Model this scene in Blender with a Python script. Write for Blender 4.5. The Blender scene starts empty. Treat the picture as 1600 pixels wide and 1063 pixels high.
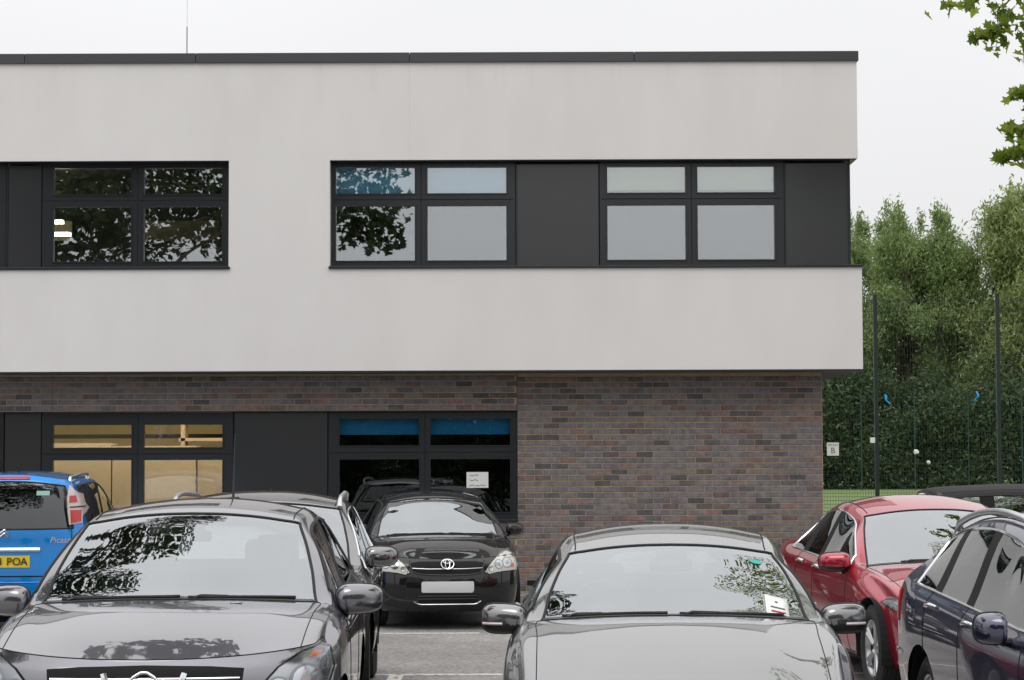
import bpy, bmesh, math, random
import numpy as np
from mathutils import Vector, Matrix
from mathutils.bvhtree import BVHTree

R = math.radians
scene = bpy.context.scene
COL = scene.collection
random.seed(7)
rng = np.random.default_rng(7)

# ------------------------------------------------------------------ camera
cd = bpy.data.cameras.new('camera')
cam = bpy.data.objects.new('camera', cd)
COL.objects.link(cam)
cd.sensor_width = 36.0
cd.lens = 36.0 * 3400 / 1600
cd.clip_end = 3000
cam.location = (0, 0, 1.75)
cam.rotation_mode = 'XYZ'
cam.matrix_world = (Matrix.Translation((0, 0, 1.75)) @ Matrix.Rotation(R(90 + 3.316), 4, 'X')
                    @ Matrix.Rotation(R(-0.2), 4, 'Z'))
scene.camera = cam

# ------------------------------------------------------------------ sky and sun (overcast)
SUN_EL, SUN_AZ = 58.0, 197.5      # sun behind the photographer, veiled by cloud
world = bpy.data.worlds.new('World')
scene.world = world
world.use_nodes = True
nt = world.node_tree
nt.nodes.clear()
wo = nt.nodes.new('ShaderNodeOutputWorld')
bg = nt.nodes.new('ShaderNodeBackground')
sky = nt.nodes.new('ShaderNodeTexSky')
sky.sky_type = 'NISHITA'
sky.sun_disc = False
sky.sun_elevation = R(SUN_EL)
sky.sun_rotation = R(SUN_AZ)
hs = nt.nodes.new('ShaderNodeHueSaturation')
hs.inputs['Saturation'].default_value = 0.12
mx = nt.nodes.new('ShaderNodeMix'); mx.data_type = 'RGBA'
mx.inputs[0].default_value = 0.93
mx.inputs[7].default_value = (8.6, 8.6, 8.72, 1)      # an even sheet of cloud
nt.links.new(sky.outputs[0], hs.inputs['Color'])
nt.links.new(hs.outputs[0], mx.inputs[6])
cl = nt.nodes.new('ShaderNodeTexNoise')                  # soft unevenness of the cloud sheet
cl.inputs['Scale'].default_value = 2.2; cl.inputs['Detail'].default_value = 4; cl.inputs['Roughness'].default_value = 0.45
wc = nt.nodes.new('ShaderNodeTexCoord')
nt.links.new(wc.outputs['Generated'], cl.inputs['Vector'])
cm_ = nt.nodes.new('ShaderNodeMapRange'); cm_.inputs[1].default_value = .3; cm_.inputs[2].default_value = .7
cm_.inputs[3].default_value = .95; cm_.inputs[4].default_value = 1.05
nt.links.new(cl.outputs['Fac'], cm_.inputs[0])
cs_ = nt.nodes.new('ShaderNodeVectorMath'); cs_.operation = 'SCALE'
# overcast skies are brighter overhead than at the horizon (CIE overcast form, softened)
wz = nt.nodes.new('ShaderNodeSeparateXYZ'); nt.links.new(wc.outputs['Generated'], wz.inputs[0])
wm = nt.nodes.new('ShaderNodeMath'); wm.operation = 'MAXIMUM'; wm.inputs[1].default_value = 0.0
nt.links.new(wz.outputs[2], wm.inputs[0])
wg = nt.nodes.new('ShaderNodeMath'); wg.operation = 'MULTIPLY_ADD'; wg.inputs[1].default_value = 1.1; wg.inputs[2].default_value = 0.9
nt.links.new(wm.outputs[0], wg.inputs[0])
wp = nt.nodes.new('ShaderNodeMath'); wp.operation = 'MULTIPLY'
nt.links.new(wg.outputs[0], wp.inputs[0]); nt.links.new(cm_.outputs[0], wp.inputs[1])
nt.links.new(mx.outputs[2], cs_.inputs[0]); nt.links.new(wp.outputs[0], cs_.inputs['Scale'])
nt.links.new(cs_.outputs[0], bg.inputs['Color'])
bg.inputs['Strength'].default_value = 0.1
nt.links.new(bg.outputs[0], wo.inputs['Surface'])

sd = bpy.data.lights.new('sun', 'SUN')
sd.energy = 0.9
sd.angle = R(40)
sd.color = (1.0, 0.975, 0.94)
so = bpy.data.objects.new('sun', sd)
COL.objects.link(so)
so.location = (-8, -14, 30)
dirv = Vector((math.cos(R(SUN_EL)) * 0.30, math.cos(R(SUN_EL)) * 0.95, -math.sin(R(SUN_EL))))
so.rotation_euler = dirv.to_track_quat('-Z', 'Y').to_euler()

vs = scene.view_settings
vs.view_transform = 'Standard'
vs.look = 'None'
vs.exposure = 0.0
vs.gamma = 1.0
vs.use_curve_mapping = False

# ------------------------------------------------------------------ materials
MATS = {}
def mat(name):
    m = bpy.data.materials.new(name)
    m.use_nodes = True
    t = m.node_tree
    return m, t, t.nodes['Principled BSDF']

def N(t, kind, **kw):
    n = t.nodes.new(kind)
    for k, v in kw.items():
        if hasattr(n, k): setattr(n, k, v)
        else: n.inputs[k].default_value = v
    return n

def simple(name, col, rough=0.6, metal=0.0, noise=0.0, nscale=30.0, coat=0.0, bump=0.0, bscale=200.0, spec=0.5):
    m, t, b = mat(name)
    b.inputs['Base Color'].default_value = (*col, 1)
    b.inputs['Roughness'].default_value = rough
    b.inputs['Metallic'].default_value = metal
    b.inputs['Specular IOR Level'].default_value = spec
    b.inputs['Coat Weight'].default_value = coat
    b.inputs['Coat Roughness'].default_value = 0.03
    tc = N(t, 'ShaderNodeTexCoord')
    if noise > 0:
        n1 = N(t, 'ShaderNodeTexNoise'); n1.inputs['Scale'].default_value = nscale; n1.inputs['Detail'].default_value = 5
        t.links.new(tc.outputs['Object'], n1.inputs['Vector'])
        mr = N(t, 'ShaderNodeMapRange'); mr.inputs[3].default_value = 1 - noise; mr.inputs[4].default_value = 1 + noise
        t.links.new(n1.outputs['Fac'], mr.inputs[0])
        mm = N(t, 'ShaderNodeVectorMath', operation='SCALE')
        mm.inputs[0].default_value = col
        t.links.new(mr.outputs[0], mm.inputs['Scale'])
        t.links.new(mm.outputs[0], b.inputs['Base Color'])
    if bump > 0:
        n2 = N(t, 'ShaderNodeTexNoise'); n2.inputs['Scale'].default_value = bscale; n2.inputs['Detail'].default_value = 3
        t.links.new(tc.outputs['Object'], n2.inputs['Vector'])
        bp = N(t, 'ShaderNodeBump'); bp.inputs['Strength'].default_value = bump; bp.inputs['Distance'].default_value = 0.01
        t.links.new(n2.outputs['Fac'], bp.inputs['Height'])
        t.links.new(bp.outputs[0], b.inputs['Normal'])
    MATS[name] = m
    return m

def paint(name, col, metal=0.5, rough=0.32, dust=0.035, ior=2.2):
    """car paint: metallic base under a clear coat, with a thin film of dust"""
    m, t, b = mat(name)
    tc = N(t, 'ShaderNodeTexCoord')
    n1 = N(t, 'ShaderNodeTexNoise'); n1.inputs['Scale'].default_value = 2.2; n1.inputs['Detail'].default_value = 8
    n1.inputs['Roughness'].default_value = 0.65
    t.links.new(tc.outputs['Object'], n1.inputs['Vector'])
    n2 = N(t, 'ShaderNodeTexNoise'); n2.inputs['Scale'].default_value = 900
    t.links.new(tc.outputs['Object'], n2.inputs['Vector'])
    mr = N(t, 'ShaderNodeMapRange'); mr.inputs[1].default_value = 0.42; mr.inputs[2].default_value = 0.75
    mr.inputs[3].default_value = 0; mr.inputs[4].default_value = dust
    t.links.new(n1.outputs['Fac'], mr.inputs[0])
    mi = N(t, 'ShaderNodeMix', data_type='RGBA')
    mi.inputs[6].default_value = (*col, 1); mi.inputs[7].default_value = (0.34, 0.32, 0.29, 1)
    t.links.new(mr.outputs[0], mi.inputs[0])
    t.links.new(mi.outputs[2], b.inputs['Base Color'])
    b.inputs['Metallic'].default_value = metal
    rr = N(t, 'ShaderNodeMapRange'); rr.inputs[3].default_value = rough - 0.06; rr.inputs[4].default_value = rough + 0.08
    t.links.new(n2.outputs['Fac'], rr.inputs[0])
    t.links.new(rr.outputs[0], b.inputs['Roughness'])
    b.inputs['Specular IOR Level'].default_value = 0.1
    b.inputs['Coat Weight'].default_value = 1.0
    b.inputs['Coat IOR'].default_value = ior
    cr = N(t, 'ShaderNodeMapRange'); cr.inputs[1].default_value = 0.35; cr.inputs[2].default_value = 0.8
    cr.inputs[3].default_value = 0.008; cr.inputs[4].default_value = 0.045
    t.links.new(n1.outputs['Fac'], cr.inputs[0])
    t.links.new(cr.outputs[0], b.inputs['Coat Roughness'])
    MATS[name] = m
    return m

def glass(name, tint, r0, r90, rough=0.0, wav=0.0, wscale=2.0):
    """thin sheet of glass: tinted transmission under a Fresnel reflection"""
    m = bpy.data.materials.new(name); m.use_nodes = True
    t = m.node_tree; t.nodes.clear()
    o = N(t, 'ShaderNodeOutputMaterial')
    tr = N(t, 'ShaderNodeBsdfTransparent'); tr.inputs[0].default_value = (*tint, 1)
    gl = N(t, 'ShaderNodeBsdfGlossy'); gl.inputs['Roughness'].default_value = rough
    gl.inputs['Color'].default_value = (0.95, 0.98, 1.0, 1)
    fr = N(t, 'ShaderNodeFresnel'); fr.inputs['IOR'].default_value = 1.5
    mr = N(t, 'ShaderNodeMapRange'); mr.inputs[1].default_value = 0.04; mr.inputs[2].default_value = 0.6
    mr.inputs[3].default_value = r0; mr.inputs[4].default_value = r90
    t.links.new(fr.outputs[0], mr.inputs[0])
    mi = N(t, 'ShaderNodeMixShader')
    t.links.new(mr.outputs[0], mi.inputs[0])
    t.links.new(tr.outputs[0], mi.inputs[1]); t.links.new(gl.outputs[0], mi.inputs[2])
    t.links.new(mi.outputs[0], o.inputs['Surface'])
    if wav > 0:
        tc = N(t, 'ShaderNodeTexCoord')
        n1 = N(t, 'ShaderNodeTexNoise'); n1.inputs['Scale'].default_value = wscale; n1.inputs['Detail'].default_value = 1
        t.links.new(tc.outputs['Object'], n1.inputs['Vector'])
        bp = N(t, 'ShaderNodeBump'); bp.inputs['Strength'].default_value = wav; bp.inputs['Distance'].default_value = 0.02
        t.links.new(n1.outputs['Fac'], bp.inputs['Height'])
        t.links.new(bp.outputs[0], gl.inputs['Normal'])
    MATS[name] = m
    return m

def emit(name, col, s):
    m, t, b = mat(name)
    b.inputs['Base Color'].default_value = (*col, 1)
    b.inputs['Emission Color'].default_value = (*col, 1)
    b.inputs['Emission Strength'].default_value = s
    MATS[name] = m
    return m

def foliage(name, cols, trans=0.35, rough=0.55):
    m = bpy.data.materials.new(name); m.use_nodes = True
    t = m.node_tree; t.nodes.clear()
    o = N(t, 'ShaderNodeOutputMaterial')
    g = N(t, 'ShaderNodeNewGeometry')
    ra = N(t, 'ShaderNodeValToRGB')
    el = ra.color_ramp.elements
    el[0].position = 0.0; el[0].color = (*cols[0], 1)
    el[1].position = 1.0; el[1].color = (*cols[-1], 1)
    for i, c in enumerate(cols[1:-1]):
        e = el.new((i + 1) / (len(cols) - 1)); e.color = (*c, 1)
    t.links.new(g.outputs['Random Per Island'], ra.inputs[0])
    b = N(t, 'ShaderNodeBsdfPrincipled'); b.inputs['Roughness'].default_value = rough
    b.inputs['Specular IOR Level'].default_value = 0.35
    t.links.new(ra.outputs[0], b.inputs['Base Color'])
    tl = N(t, 'ShaderNodeBsdfTranslucent')
    t.links.new(ra.outputs[0], tl.inputs[0])
    mi = N(t, 'ShaderNodeMixShader'); mi.inputs[0].default_value = trans
    t.links.new(b.outputs[0], mi.inputs[1]); t.links.new(tl.outputs[0], mi.inputs[2])
    t.links.new(mi.outputs[0], o.inputs['Surface'])
    MATS[name] = m
    return m

# --- surfaces
def render_wall_mat():
    m, t, b = mat('white_render')
    tc = N(t, 'ShaderNodeTexCoord')
    mp = N(t, 'ShaderNodeMapping'); mp.inputs['Scale'].default_value = (0.9, 0.9, 0.3)
    t.links.new(tc.outputs['Object'], mp.inputs['Vector'])
    streak = N(t, 'ShaderNodeTexNoise'); streak.inputs['Scale'].default_value = 2.0; streak.inputs['Detail'].default_value = 6
    t.links.new(mp.outputs[0], streak.inputs['Vector'])
    blot = N(t, 'ShaderNodeTexNoise'); blot.inputs['Scale'].default_value = 0.55; blot.inputs['Detail'].default_value = 4
    t.links.new(tc.outputs['Object'], blot.inputs['Vector'])
    mul = N(t, 'ShaderNodeMath', operation='ADD')
    t.links.new(streak.outputs['Fac'], mul.inputs[0]); t.links.new(blot.outputs['Fac'], mul.inputs[1])
    ra = N(t, 'ShaderNodeMapRange'); ra.inputs[1].default_value = 0.75; ra.inputs[2].default_value = 1.25
    t.links.new(mul.outputs[0], ra.inputs[0])
    mi = N(t, 'ShaderNodeMix', data_type='RGBA')
    mi.inputs[6].default_value = (0.70, 0.678, 0.666, 1); mi.inputs[7].default_value = (0.745, 0.724, 0.712, 1)
    t.links.new(ra.outputs[0], mi.inputs[0])
    # rain streaks running down from the coping
    mp2 = N(t, 'ShaderNodeMapping'); mp2.inputs['Scale'].default_value = (7.0, 7.0, 0.25)
    t.links.new(tc.outputs['Object'], mp2.inputs['Vector'])
    dr = N(t, 'ShaderNodeTexNoise'); dr.inputs['Scale'].default_value = 1.0; dr.inputs['Detail'].default_value = 5
    t.links.new(mp2.outputs[0], dr.inputs['Vector'])
    sp = N(t, 'ShaderNodeSeparateXYZ'); t.links.new(tc.outputs['Object'], sp.inputs[0])
    hi = N(t, 'ShaderNodeMapRange'); hi.inputs[1].default_value = 6.2; hi.inputs[2].default_value = 7.06
    t.links.new(sp.outputs[2], hi.inputs[0])
    dm = N(t, 'ShaderNodeMapRange'); dm.inputs[1].default_value = 0.5; dm.inputs[2].default_value = 0.72
    dm.inputs[3].default_value = 0.0; dm.inputs[4].default_value = 0.08
    t.links.new(dr.outputs['Fac'], dm.inputs[0])
    pr = N(t, 'ShaderNodeMath', operation='MULTIPLY')
    t.links.new(hi.outputs[0], pr.inputs[0]); t.links.new(dm.outputs[0], pr.inputs[1])
    m2 = N(t, 'ShaderNodeMix', data_type='RGBA')
    m2.inputs[7].default_value = (0.40, 0.385, 0.37, 1)
    t.links.new(pr.outputs[0], m2.inputs[0]); t.links.new(mi.outputs[2], m2.inputs[6])
    t.links.new(m2.outputs[2], b.inputs['Base Color'])
    b.inputs['Roughness'].default_value = 0.9
    b.inputs['Specular IOR Level'].default_value = 0.2
    n2 = N(t, 'ShaderNodeTexNoise'); n2.inputs['Scale'].default_value = 140; n2.inputs['Detail'].default_value = 3
    t.links.new(tc.outputs['Object'], n2.inputs['Vector'])
    bp = N(t, 'ShaderNodeBump'); bp.inputs['Strength'].default_value = 0.25; bp.inputs['Distance'].default_value = 0.004
    t.links.new(n2.outputs['Fac'], bp.inputs['Height']); t.links.new(bp.outputs[0], b.inputs['Normal'])
    MATS['white_render'] = m
render_wall_mat()

def brick_mat(name, island):
    m, t, b = mat(name)
    src = N(t, 'ShaderNodeNewGeometry').outputs['Random Per Island'] if island else N(t, 'ShaderNodeObjectInfo').outputs['Random']
    ra = N(t, 'ShaderNodeValToRGB')
    el = ra.color_ramp.elements
    cols = [(0.0, (0.068, 0.067, 0.072)), (0.09, (0.115, 0.110, 0.116)), (0.22, (0.165, 0.142, 0.160)), (0.44, (0.180, 0.160, 0.162)),
            (0.64, (0.160, 0.153, 0.162)), (0.78, (0.200, 0.172, 0.163)), (0.90, (0.215, 0.138, 0.132)), (1.0, (0.085, 0.076, 0.078))]
    el[0].position, el[0].color = cols[0][0], (*cols[0][1], 1)
    el[1].position, el[1].color = cols[-1][0], (*cols[-1][1], 1)
    for p, c in cols[1:-1]:
        e = el.new(p); e.color = (*c, 1)
    t.links.new(src, ra.inputs[0])
    tc = N(t, 'ShaderNodeTexCoord')
    g = N(t, 'ShaderNodeNewGeometry')
    n1 = N(t, 'ShaderNodeTexNoise'); n1.inputs['Scale'].default_value = 16; n1.inputs['Detail'].default_value = 6
    t.links.new(g.outputs['Position'], n1.inputs['Vector'])
    mr = N(t, 'ShaderNodeMapRange'); mr.inputs[1].default_value = 0.3; mr.inputs[2].default_value = 0.7
    mr.inputs[3].default_value = 0.72; mr.inputs[4].default_value = 1.25
    t.links.new(n1.outputs['Fac'], mr.inputs[0])
    sc = N(t, 'ShaderNodeVectorMath', operation='SCALE')
    t.links.new(ra.outputs[0], sc.inputs[0]); t.links.new(mr.outputs[0], sc.inputs['Scale'])
    t.links.new(sc.outputs[0], b.inputs['Base Color'])
    b.inputs['Roughness'].default_value = 0.75
    n2 = N(t, 'ShaderNodeTexNoise'); n2.inputs['Scale'].default_value = 90
    t.links.new(g.outputs['Position'], n2.inputs['Vector'])
    bp = N(t, 'ShaderNodeBump'); bp.inputs['Strength'].default_value = 0.5; bp.inputs['Distance'].default_value = 0.004
    t.links.new(n2.outputs['Fac'], bp.inputs['Height']); t.links.new(bp.outputs[0], b.inputs['Normal'])
    MATS[name] = m
brick_mat('brick_single', False)
brick_mat('brick_many', True)
simple('mortar', (0.40, 0.30, 0.19), 0.95, noise=0.25, nscale=9)

def asphalt_mat():
    m, t, b = mat('asphalt')
    tc = N(t, 'ShaderNodeTexCoord')
    fine = N(t, 'ShaderNodeTexVoronoi'); fine.inputs['Scale'].default_value = 34
    t.links.new(tc.outputs['Object'], fine.inputs['Vector'])
    big = N(t, 'ShaderNodeTexNoise'); big.inputs['Scale'].default_value = 0.7; big.inputs['Detail'].default_value = 9
    t.links.new(tc.outputs['Object'], big.inputs['Vector'])
    ra = N(t, 'ShaderNodeValToRGB'); el = ra.color_ramp.elements
    el[0].color = (0.15, 0.144, 0.139, 1); el[1].color = (0.36, 0.342, 0.33, 1)
    t.links.new(fine.outputs['Color'], ra.inputs[0])
    mr = N(t, 'ShaderNodeMapRange'); mr.inputs[1].default_value = 0.3; mr.inputs[2].default_value = 0.7
    mr.inputs[3].default_value = 0.75; mr.inputs[4].default_value = 1.2
    t.links.new(big.outputs['Fac'], mr.inputs[0])
    sc = N(t, 'ShaderNodeVectorMath', operation='SCALE')
    t.links.new(ra.outputs[0], sc.inputs[0]); t.links.new(mr.outputs[0], sc.inputs['Scale'])
    t.links.new(sc.outputs[0], b.inputs['Base Color'])
    b.inputs['Roughness'].default_value = 0.85
    bp = N(t, 'ShaderNodeBump'); bp.inputs['Strength'].default_value = 0.6; bp.inputs['Distance'].default_value = 0.008
    t.links.new(fine.outputs['Distance'], bp.inputs['Height']); t.links.new(bp.outputs[0], b.inputs['Normal'])
    MATS['asphalt'] = m
asphalt_mat()

def line_mat():
    m, t, b = mat('line_paint')
    tc = N(t, 'ShaderNodeTexCoord')
    n1 = N(t, 'ShaderNodeTexNoise'); n1.inputs['Scale'].default_value = 14; n1.inputs['Detail'].default_value = 8
    t.links.new(tc.outputs['Object'], n1.inputs['Vector'])
    ra = N(t, 'ShaderNodeValToRGB'); el = ra.color_ramp.elements
    el[0].position = 0.36; el[0].color = (0.2, 0.19, 0.18, 1); el[1].position = 0.46; el[1].color = (0.66, 0.62, 0.57, 1)
    t.links.new(n1.outputs['Fac'], ra.inputs[0]); t.links.new(ra.outputs[0], b.inputs['Base Color'])
    b.inputs['Roughness'].default_value = 0.8
    MATS['line_paint'] = m
line_mat()
simple('grass', (0.11, 0.165, 0.045), 0.9, noise=0.3, nscale=1.5, bump=0.6, bscale=60)
simple('paving', (0.19, 0.175, 0.16), 0.85, noise=0.2, nscale=6, bump=0.3, bscale=60)
simple('kerb', (0.26, 0.25, 0.235), 0.85, noise=0.2, nscale=12)
simple('anthracite', (0.017, 0.0195, 0.0235), 0.26, noise=0.06, nscale=4, spec=0.5)
simple('panel_grey', (0.016, 0.0165, 0.019), 0.24, noise=0.08, nscale=2.5, spec=0.85)
simple('coping_metal', (0.062, 0.060, 0.068), 0.38, metal=0.2, noise=0.08, nscale=3)
simple('soffit', (0.11, 0.105, 0.10), 0.8)
simple('plaster', (0.64, 0.625, 0.61), 0.9)
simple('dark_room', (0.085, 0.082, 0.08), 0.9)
simple('beech_board', (0.74, 0.59, 0.45), 0.6, noise=0.08, nscale=3)
simple('yellow_wall', (0.78, 0.66, 0.44), 0.8)
simple('blind_blue', (0.03, 0.32, 0.75), 0.8)
simple('blind_paleblue', (0.30, 0.72, 0.98), 0.8)
simple('blind_green', (0.70, 0.82, 0.48), 0.85)
simple('paper', (0.80, 0.80, 0.78), 0.8)
simple('ink', (0.12, 0.13, 0.17), 0.8)
simple('ink_black', (0.015, 0.015, 0.015), 0.6)
simple('ink_red', (0.5, 0.06, 0.06), 0.7)
simple('teal_sticker', (0.01, 0.42, 0.34), 0.5)
simple('sticker_pale', (0.30, 0.55, 0.50), 0.5)
simple('lamp_grey', (0.34, 0.34, 0.35), 0.25, metal=0.6)
simple('fence_green', (0.006, 0.018, 0.012), 0.5)
simple('fence_teal', (0.012, 0.045, 0.04), 0.5)
simple('sign_white', (0.82, 0.82, 0.80), 0.5)
simple('ribbon_blue', (0.02, 0.34, 0.72), 0.6)
simple('bark', (0.085, 0.065, 0.048), 0.95, noise=0.35, nscale=10, bump=0.8, bscale=25)
# --- car materials
simple('rubber', (0.016, 0.016, 0.017), 0.75)
simple('tyre', (0.022, 0.022, 0.022), 0.85, noise=0.2, nscale=20)
simple('black_plastic', (0.014, 0.014, 0.015), 0.45)
simple('gap', (0.004, 0.004, 0.004), 0.9)
simple('pillar_black', (0.008, 0.008, 0.009), 0.6, spec=0.2)
simple('trim_fabric', (0.07, 0.07, 0.074), 0.9, noise=0.1, nscale=40)
simple('seat_fabric', (0.15, 0.15, 0.158), 0.95, noise=0.15, nscale=60)
simple('seat_grey', (0.12, 0.12, 0.125), 0.9, noise=0.12, nscale=60)
simple('chrome', (0.75, 0.76, 0.78), 0.10, metal=1.0)
simple('satin_metal', (0.62, 0.63, 0.65), 0.28, metal=1.0)
simple('alloy', (0.50, 0.50, 0.52), 0.3, metal=1.0)
simple('lamp_bucket', (0.50, 0.50, 0.52), 0.18, metal=0.9)
simple('lamp_dark', (0.10, 0.10, 0.11), 0.25, metal=0.6)
simple('lamp_pearl', (0.86, 0.81, 0.72), 0.35)
simple('lamp_amber', (0.75, 0.17, 0.02), 0.3)
simple('lamp_red', (0.50, 0.004, 0.010), 0.2, coat=0.3)
simple('lamp_white', (0.60, 0.50, 0.49), 0.25, coat=1.0)
simple('plate_blank', (0.62, 0.625, 0.64), 0.6)
simple('plate_yellow', (0.78, 0.56, 0.03), 0.5)
simple('soft_top', (0.018, 0.018, 0.019), 0.85, noise=0.2, nscale=80)
glass('lamp_lens', (0.93, 0.94, 0.95), 0.05, 0.6)
glass('windscreen_glass', (0.74, 0.80, 0.78), 0.32, 0.95, wav=0.03, wscale=3)
glass('car_window_glass', (0.42, 0.46, 0.46), 0.20, 0.9)
glass('privacy_glass', (0.10, 0.11, 0.12), 0.10, 0.9)
glass('window_glass', (0.96, 0.98, 0.98), 0.26, 0.9, wav=0.10, wscale=1.6)
glass('window_glass_clear', (0.80, 0.84, 0.82), 0.045, 0.8, wav=0.05, wscale=1.4)
paint('paint_grey', (0.090, 0.086, 0.108), 0.85, ior=2.5)
paint('paint_gunmetal', (0.10, 0.10, 0.102), 0.85, ior=2.6)
paint('paint_black', (0.004, 0.004, 0.0045), 0.0, 0.35, dust=0.006, ior=1.55)
paint('paint_black_gloss', (0.005, 0.005, 0.0055), 0.0, 0.35, dust=0.01, ior=3.0)
paint('paint_black_grey', (0.022, 0.022, 0.024), 0.4, dust=0.02)
paint('paint_red', (0.40, 0.006, 0.03), 0.6, ior=1.8)
paint('paint_navy', (0.016, 0.016, 0.065), 0.6, dust=0.02)
paint('paint_blue', (0.001, 0.22, 0.64), 0.5, ior=1.45)
foliage('leaf_willow', [(0.135, 0.20, 0.07), (0.225, 0.315, 0.105), (0.30, 0.405, 0.155), (0.41, 0.46, 0.26)], 0.55)
foliage('leaf_willow_yellow', [(0.16, 0.215, 0.07), (0.275, 0.345, 0.11), (0.365, 0.44, 0.17), (0.48, 0.51, 0.30)], 0.55)
foliage('leaf_dark', [(0.036, 0.066, 0.028), (0.064, 0.105, 0.04), (0.10, 0.145, 0.058)], 0.25)
foliage('leaf_shaded', [(0.022, 0.040, 0.012), (0.04, 0.066, 0.018), (0.065, 0.095, 0.028)], 0.3)  # leaf colour darkened to stand in for shaded crown undersides in reflections
foliage('leaf_plane', [(0.09, 0.16, 0.02), (0.16, 0.25, 0.03), (0.24, 0.33, 0.045), (0.34, 0.37, 0.07)], 0.6, 0.4)

# ------------------------------------------------------------------ object helpers
def M(m): return MATS[m] if isinstance(m, str) else m

def obj_from(name, verts, faces, m, parent=None, smooth=None, normals=None):
    me = bpy.data.meshes.new(name)
    me.from_pydata([tuple(map(float, v)) for v in verts], [], [tuple(int(q) for q in f) for f in faces])
    me.materials.append(M(m))
    if smooth is not None:
        me.polygons.foreach_set('use_smooth', [True] * len(me.polygons))
        if smooth is not True:
            me.set_sharp_from_angle(angle=R(smooth))
    me.update()
    if normals is not None:
        me.normals_split_custom_set_from_vertices([tuple(map(float, n)) for n in normals])
    o = bpy.data.objects.new(name, me)
    COL.objects.link(o)
    if parent: o.parent = parent
    return o

def obj_mesh(name, me, parent=None):
    o = bpy.data.objects.new(name, me); COL.objects.link(o)
    if parent: o.parent = parent
    return o

def empty(name, loc=(0, 0, 0), rz=0.0):
    o = bpy.data.objects.new(name, None)
    o.empty_display_size = 0.3
    COL.objects.link(o)
    o.location = loc; o.rotation_euler = (0, 0, rz)
    return o

def tag(o, label=None, cat=None, group=None, kind=None):
    if label: o['label'] = label
    if cat: o['category'] = cat
    if group: o['group'] = group
    if kind: o['kind'] = kind
    return o

class MB:
    """collects boxes, tubes and sheets into one mesh"""
    def __init__(s): s.v = []; s.f = []
    def add(s, v, f):
        b = len(s.v); s.v += [tuple(p) for p in v]; s.f += [tuple(b + q for q in ff) for ff in f]
    def box(s, x0, x1, y0, y1, z0, z1):
        s.add([(x0, y0, z0), (x1, y0, z0), (x1, y1, z0), (x0, y1, z0), (x0, y0, z1), (x1, y0, z1), (x1, y1, z1), (x0, y1, z1)],
              [(0, 3, 2, 1), (4, 5, 6, 7), (0, 1, 5, 4), (1, 2, 6, 5), (2, 3, 7, 6), (3, 0, 4, 7)])
        return s
    def rbox(s, x0, x1, y0, y1, z0, z1, r):
        """box with chamfered edges (all 12), still cheap"""
        bm = bmesh.new()
        bmesh.ops.create_cube(bm, size=1)
        for v in bm.verts:
            v.co = Vector((x0 if v.co.x < 0 else x1, y0 if v.co.y < 0 else y1, z0 if v.co.z < 0 else z1))
        bmesh.ops.bevel(bm, geom=list(bm.edges), offset=r, segments=3, affect='EDGES', profile=0.5)
        bm.verts.index_update()
        s.add([v.co[:] for v in bm.verts], [[v.index for v in f.verts] for f in bm.faces])
        bm.free()
        return s
    def tube(s, pts, r, n=8, cap=True, flat=1.0):
        pts = [Vector(p) for p in pts]
        rs = r if isinstance(r, (list, tuple)) else [r] * len(pts)
        vs, fs = [], []
        up = Vector((0, 0, 1))
        prev = None
        for i, p in enumerate(pts):
            a = pts[max(i - 1, 0)]; b = pts[min(i + 1, len(pts) - 1)]
            d = (b - a)
            d = d.normalized() if d.length > 1e-9 else Vector((0, 0, 1))
            if prev is None:
                q = up if abs(d.z) < 0.9 else Vector((1, 0, 0))
                x = d.cross(q).normalized()
            else:
                x = (prev - d * prev.dot(d))
                x = x.normalized() if x.length > 1e-6 else d.cross(up).normalized()
            prev = x
            y = d.cross(x)
            for k in range(n):
                an = 2 * math.pi * k / n
                vs.append(p + x * (math.cos(an) * rs[i]) + y * (math.sin(an) * rs[i] * flat))
        for i in range(len(pts) - 1):
            for k in range(n):
                k2 = (k + 1) % n
                fs.append((i * n + k, i * n + k2, (i + 1) * n + k2, (i + 1) * n + k))
        if cap:
            fs.append(tuple(range(n - 1, -1, -1)))
            fs.append(tuple((len(pts) - 1) * n + k for k in range(n)))
        s.add(vs, fs)
        return s
    def loop(s, pts, r, n=6):
        """closed tube"""
        pts = [Vector(p) for p in pts]
        L = len(pts); vs, fs = [], []
        c = sum(pts, Vector()) / L
        for i, p in enumerate(pts):
            d = (pts[(i + 1) % L] - pts[i - 1]).normalized()
            x = (p - c); x = (x - d * x.dot(d))
            x = x.normalized() if x.length > 1e-6 else Vector((0, 0, 1))
            y = d.cross(x)
            for k in range(n):
                an = 2 * math.pi * k / n
                vs.append(p + x * math.cos(an) * r + y * math.sin(an) * r)
        for i in range(L):
            for k in range(n):
                k2 = (k + 1) % n; i2 = (i + 1) % L
                fs.append((i * n + k, i * n + k2, i2 * n + k2, i2 * n + k))
        s.add(vs, fs)
        return s
    def lathe(s, prof, n=32, axis='x', c=(0, 0, 0)):
        """profile of (along axis, radius)"""
        vs, fs = [], []
        for a, r in prof:
            for k in range(n):
                an = 2 * math.pi * k / n
                p = {'x': (a, r * math.cos(an), r * math.sin(an)), 'y': (r * math.cos(an), a, r * math.sin(an)),
                     'z': (r * math.cos(an), r * math.sin(an), a)}[axis]
                vs.append((p[0] + c[0], p[1] + c[1], p[2] + c[2]))
        for i in range(len(prof) - 1):
            for k in range(n):
                k2 = (k + 1) % n
                fs.append((i * n + k, i * n + k2, (i + 1) * n + k2, (i + 1) * n + k))
        s.add(vs, fs)
        return s
    def build(s, name, m, parent=None, smooth=None):
        return obj_from(name, s.v, s.f, m, parent, smooth)

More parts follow.
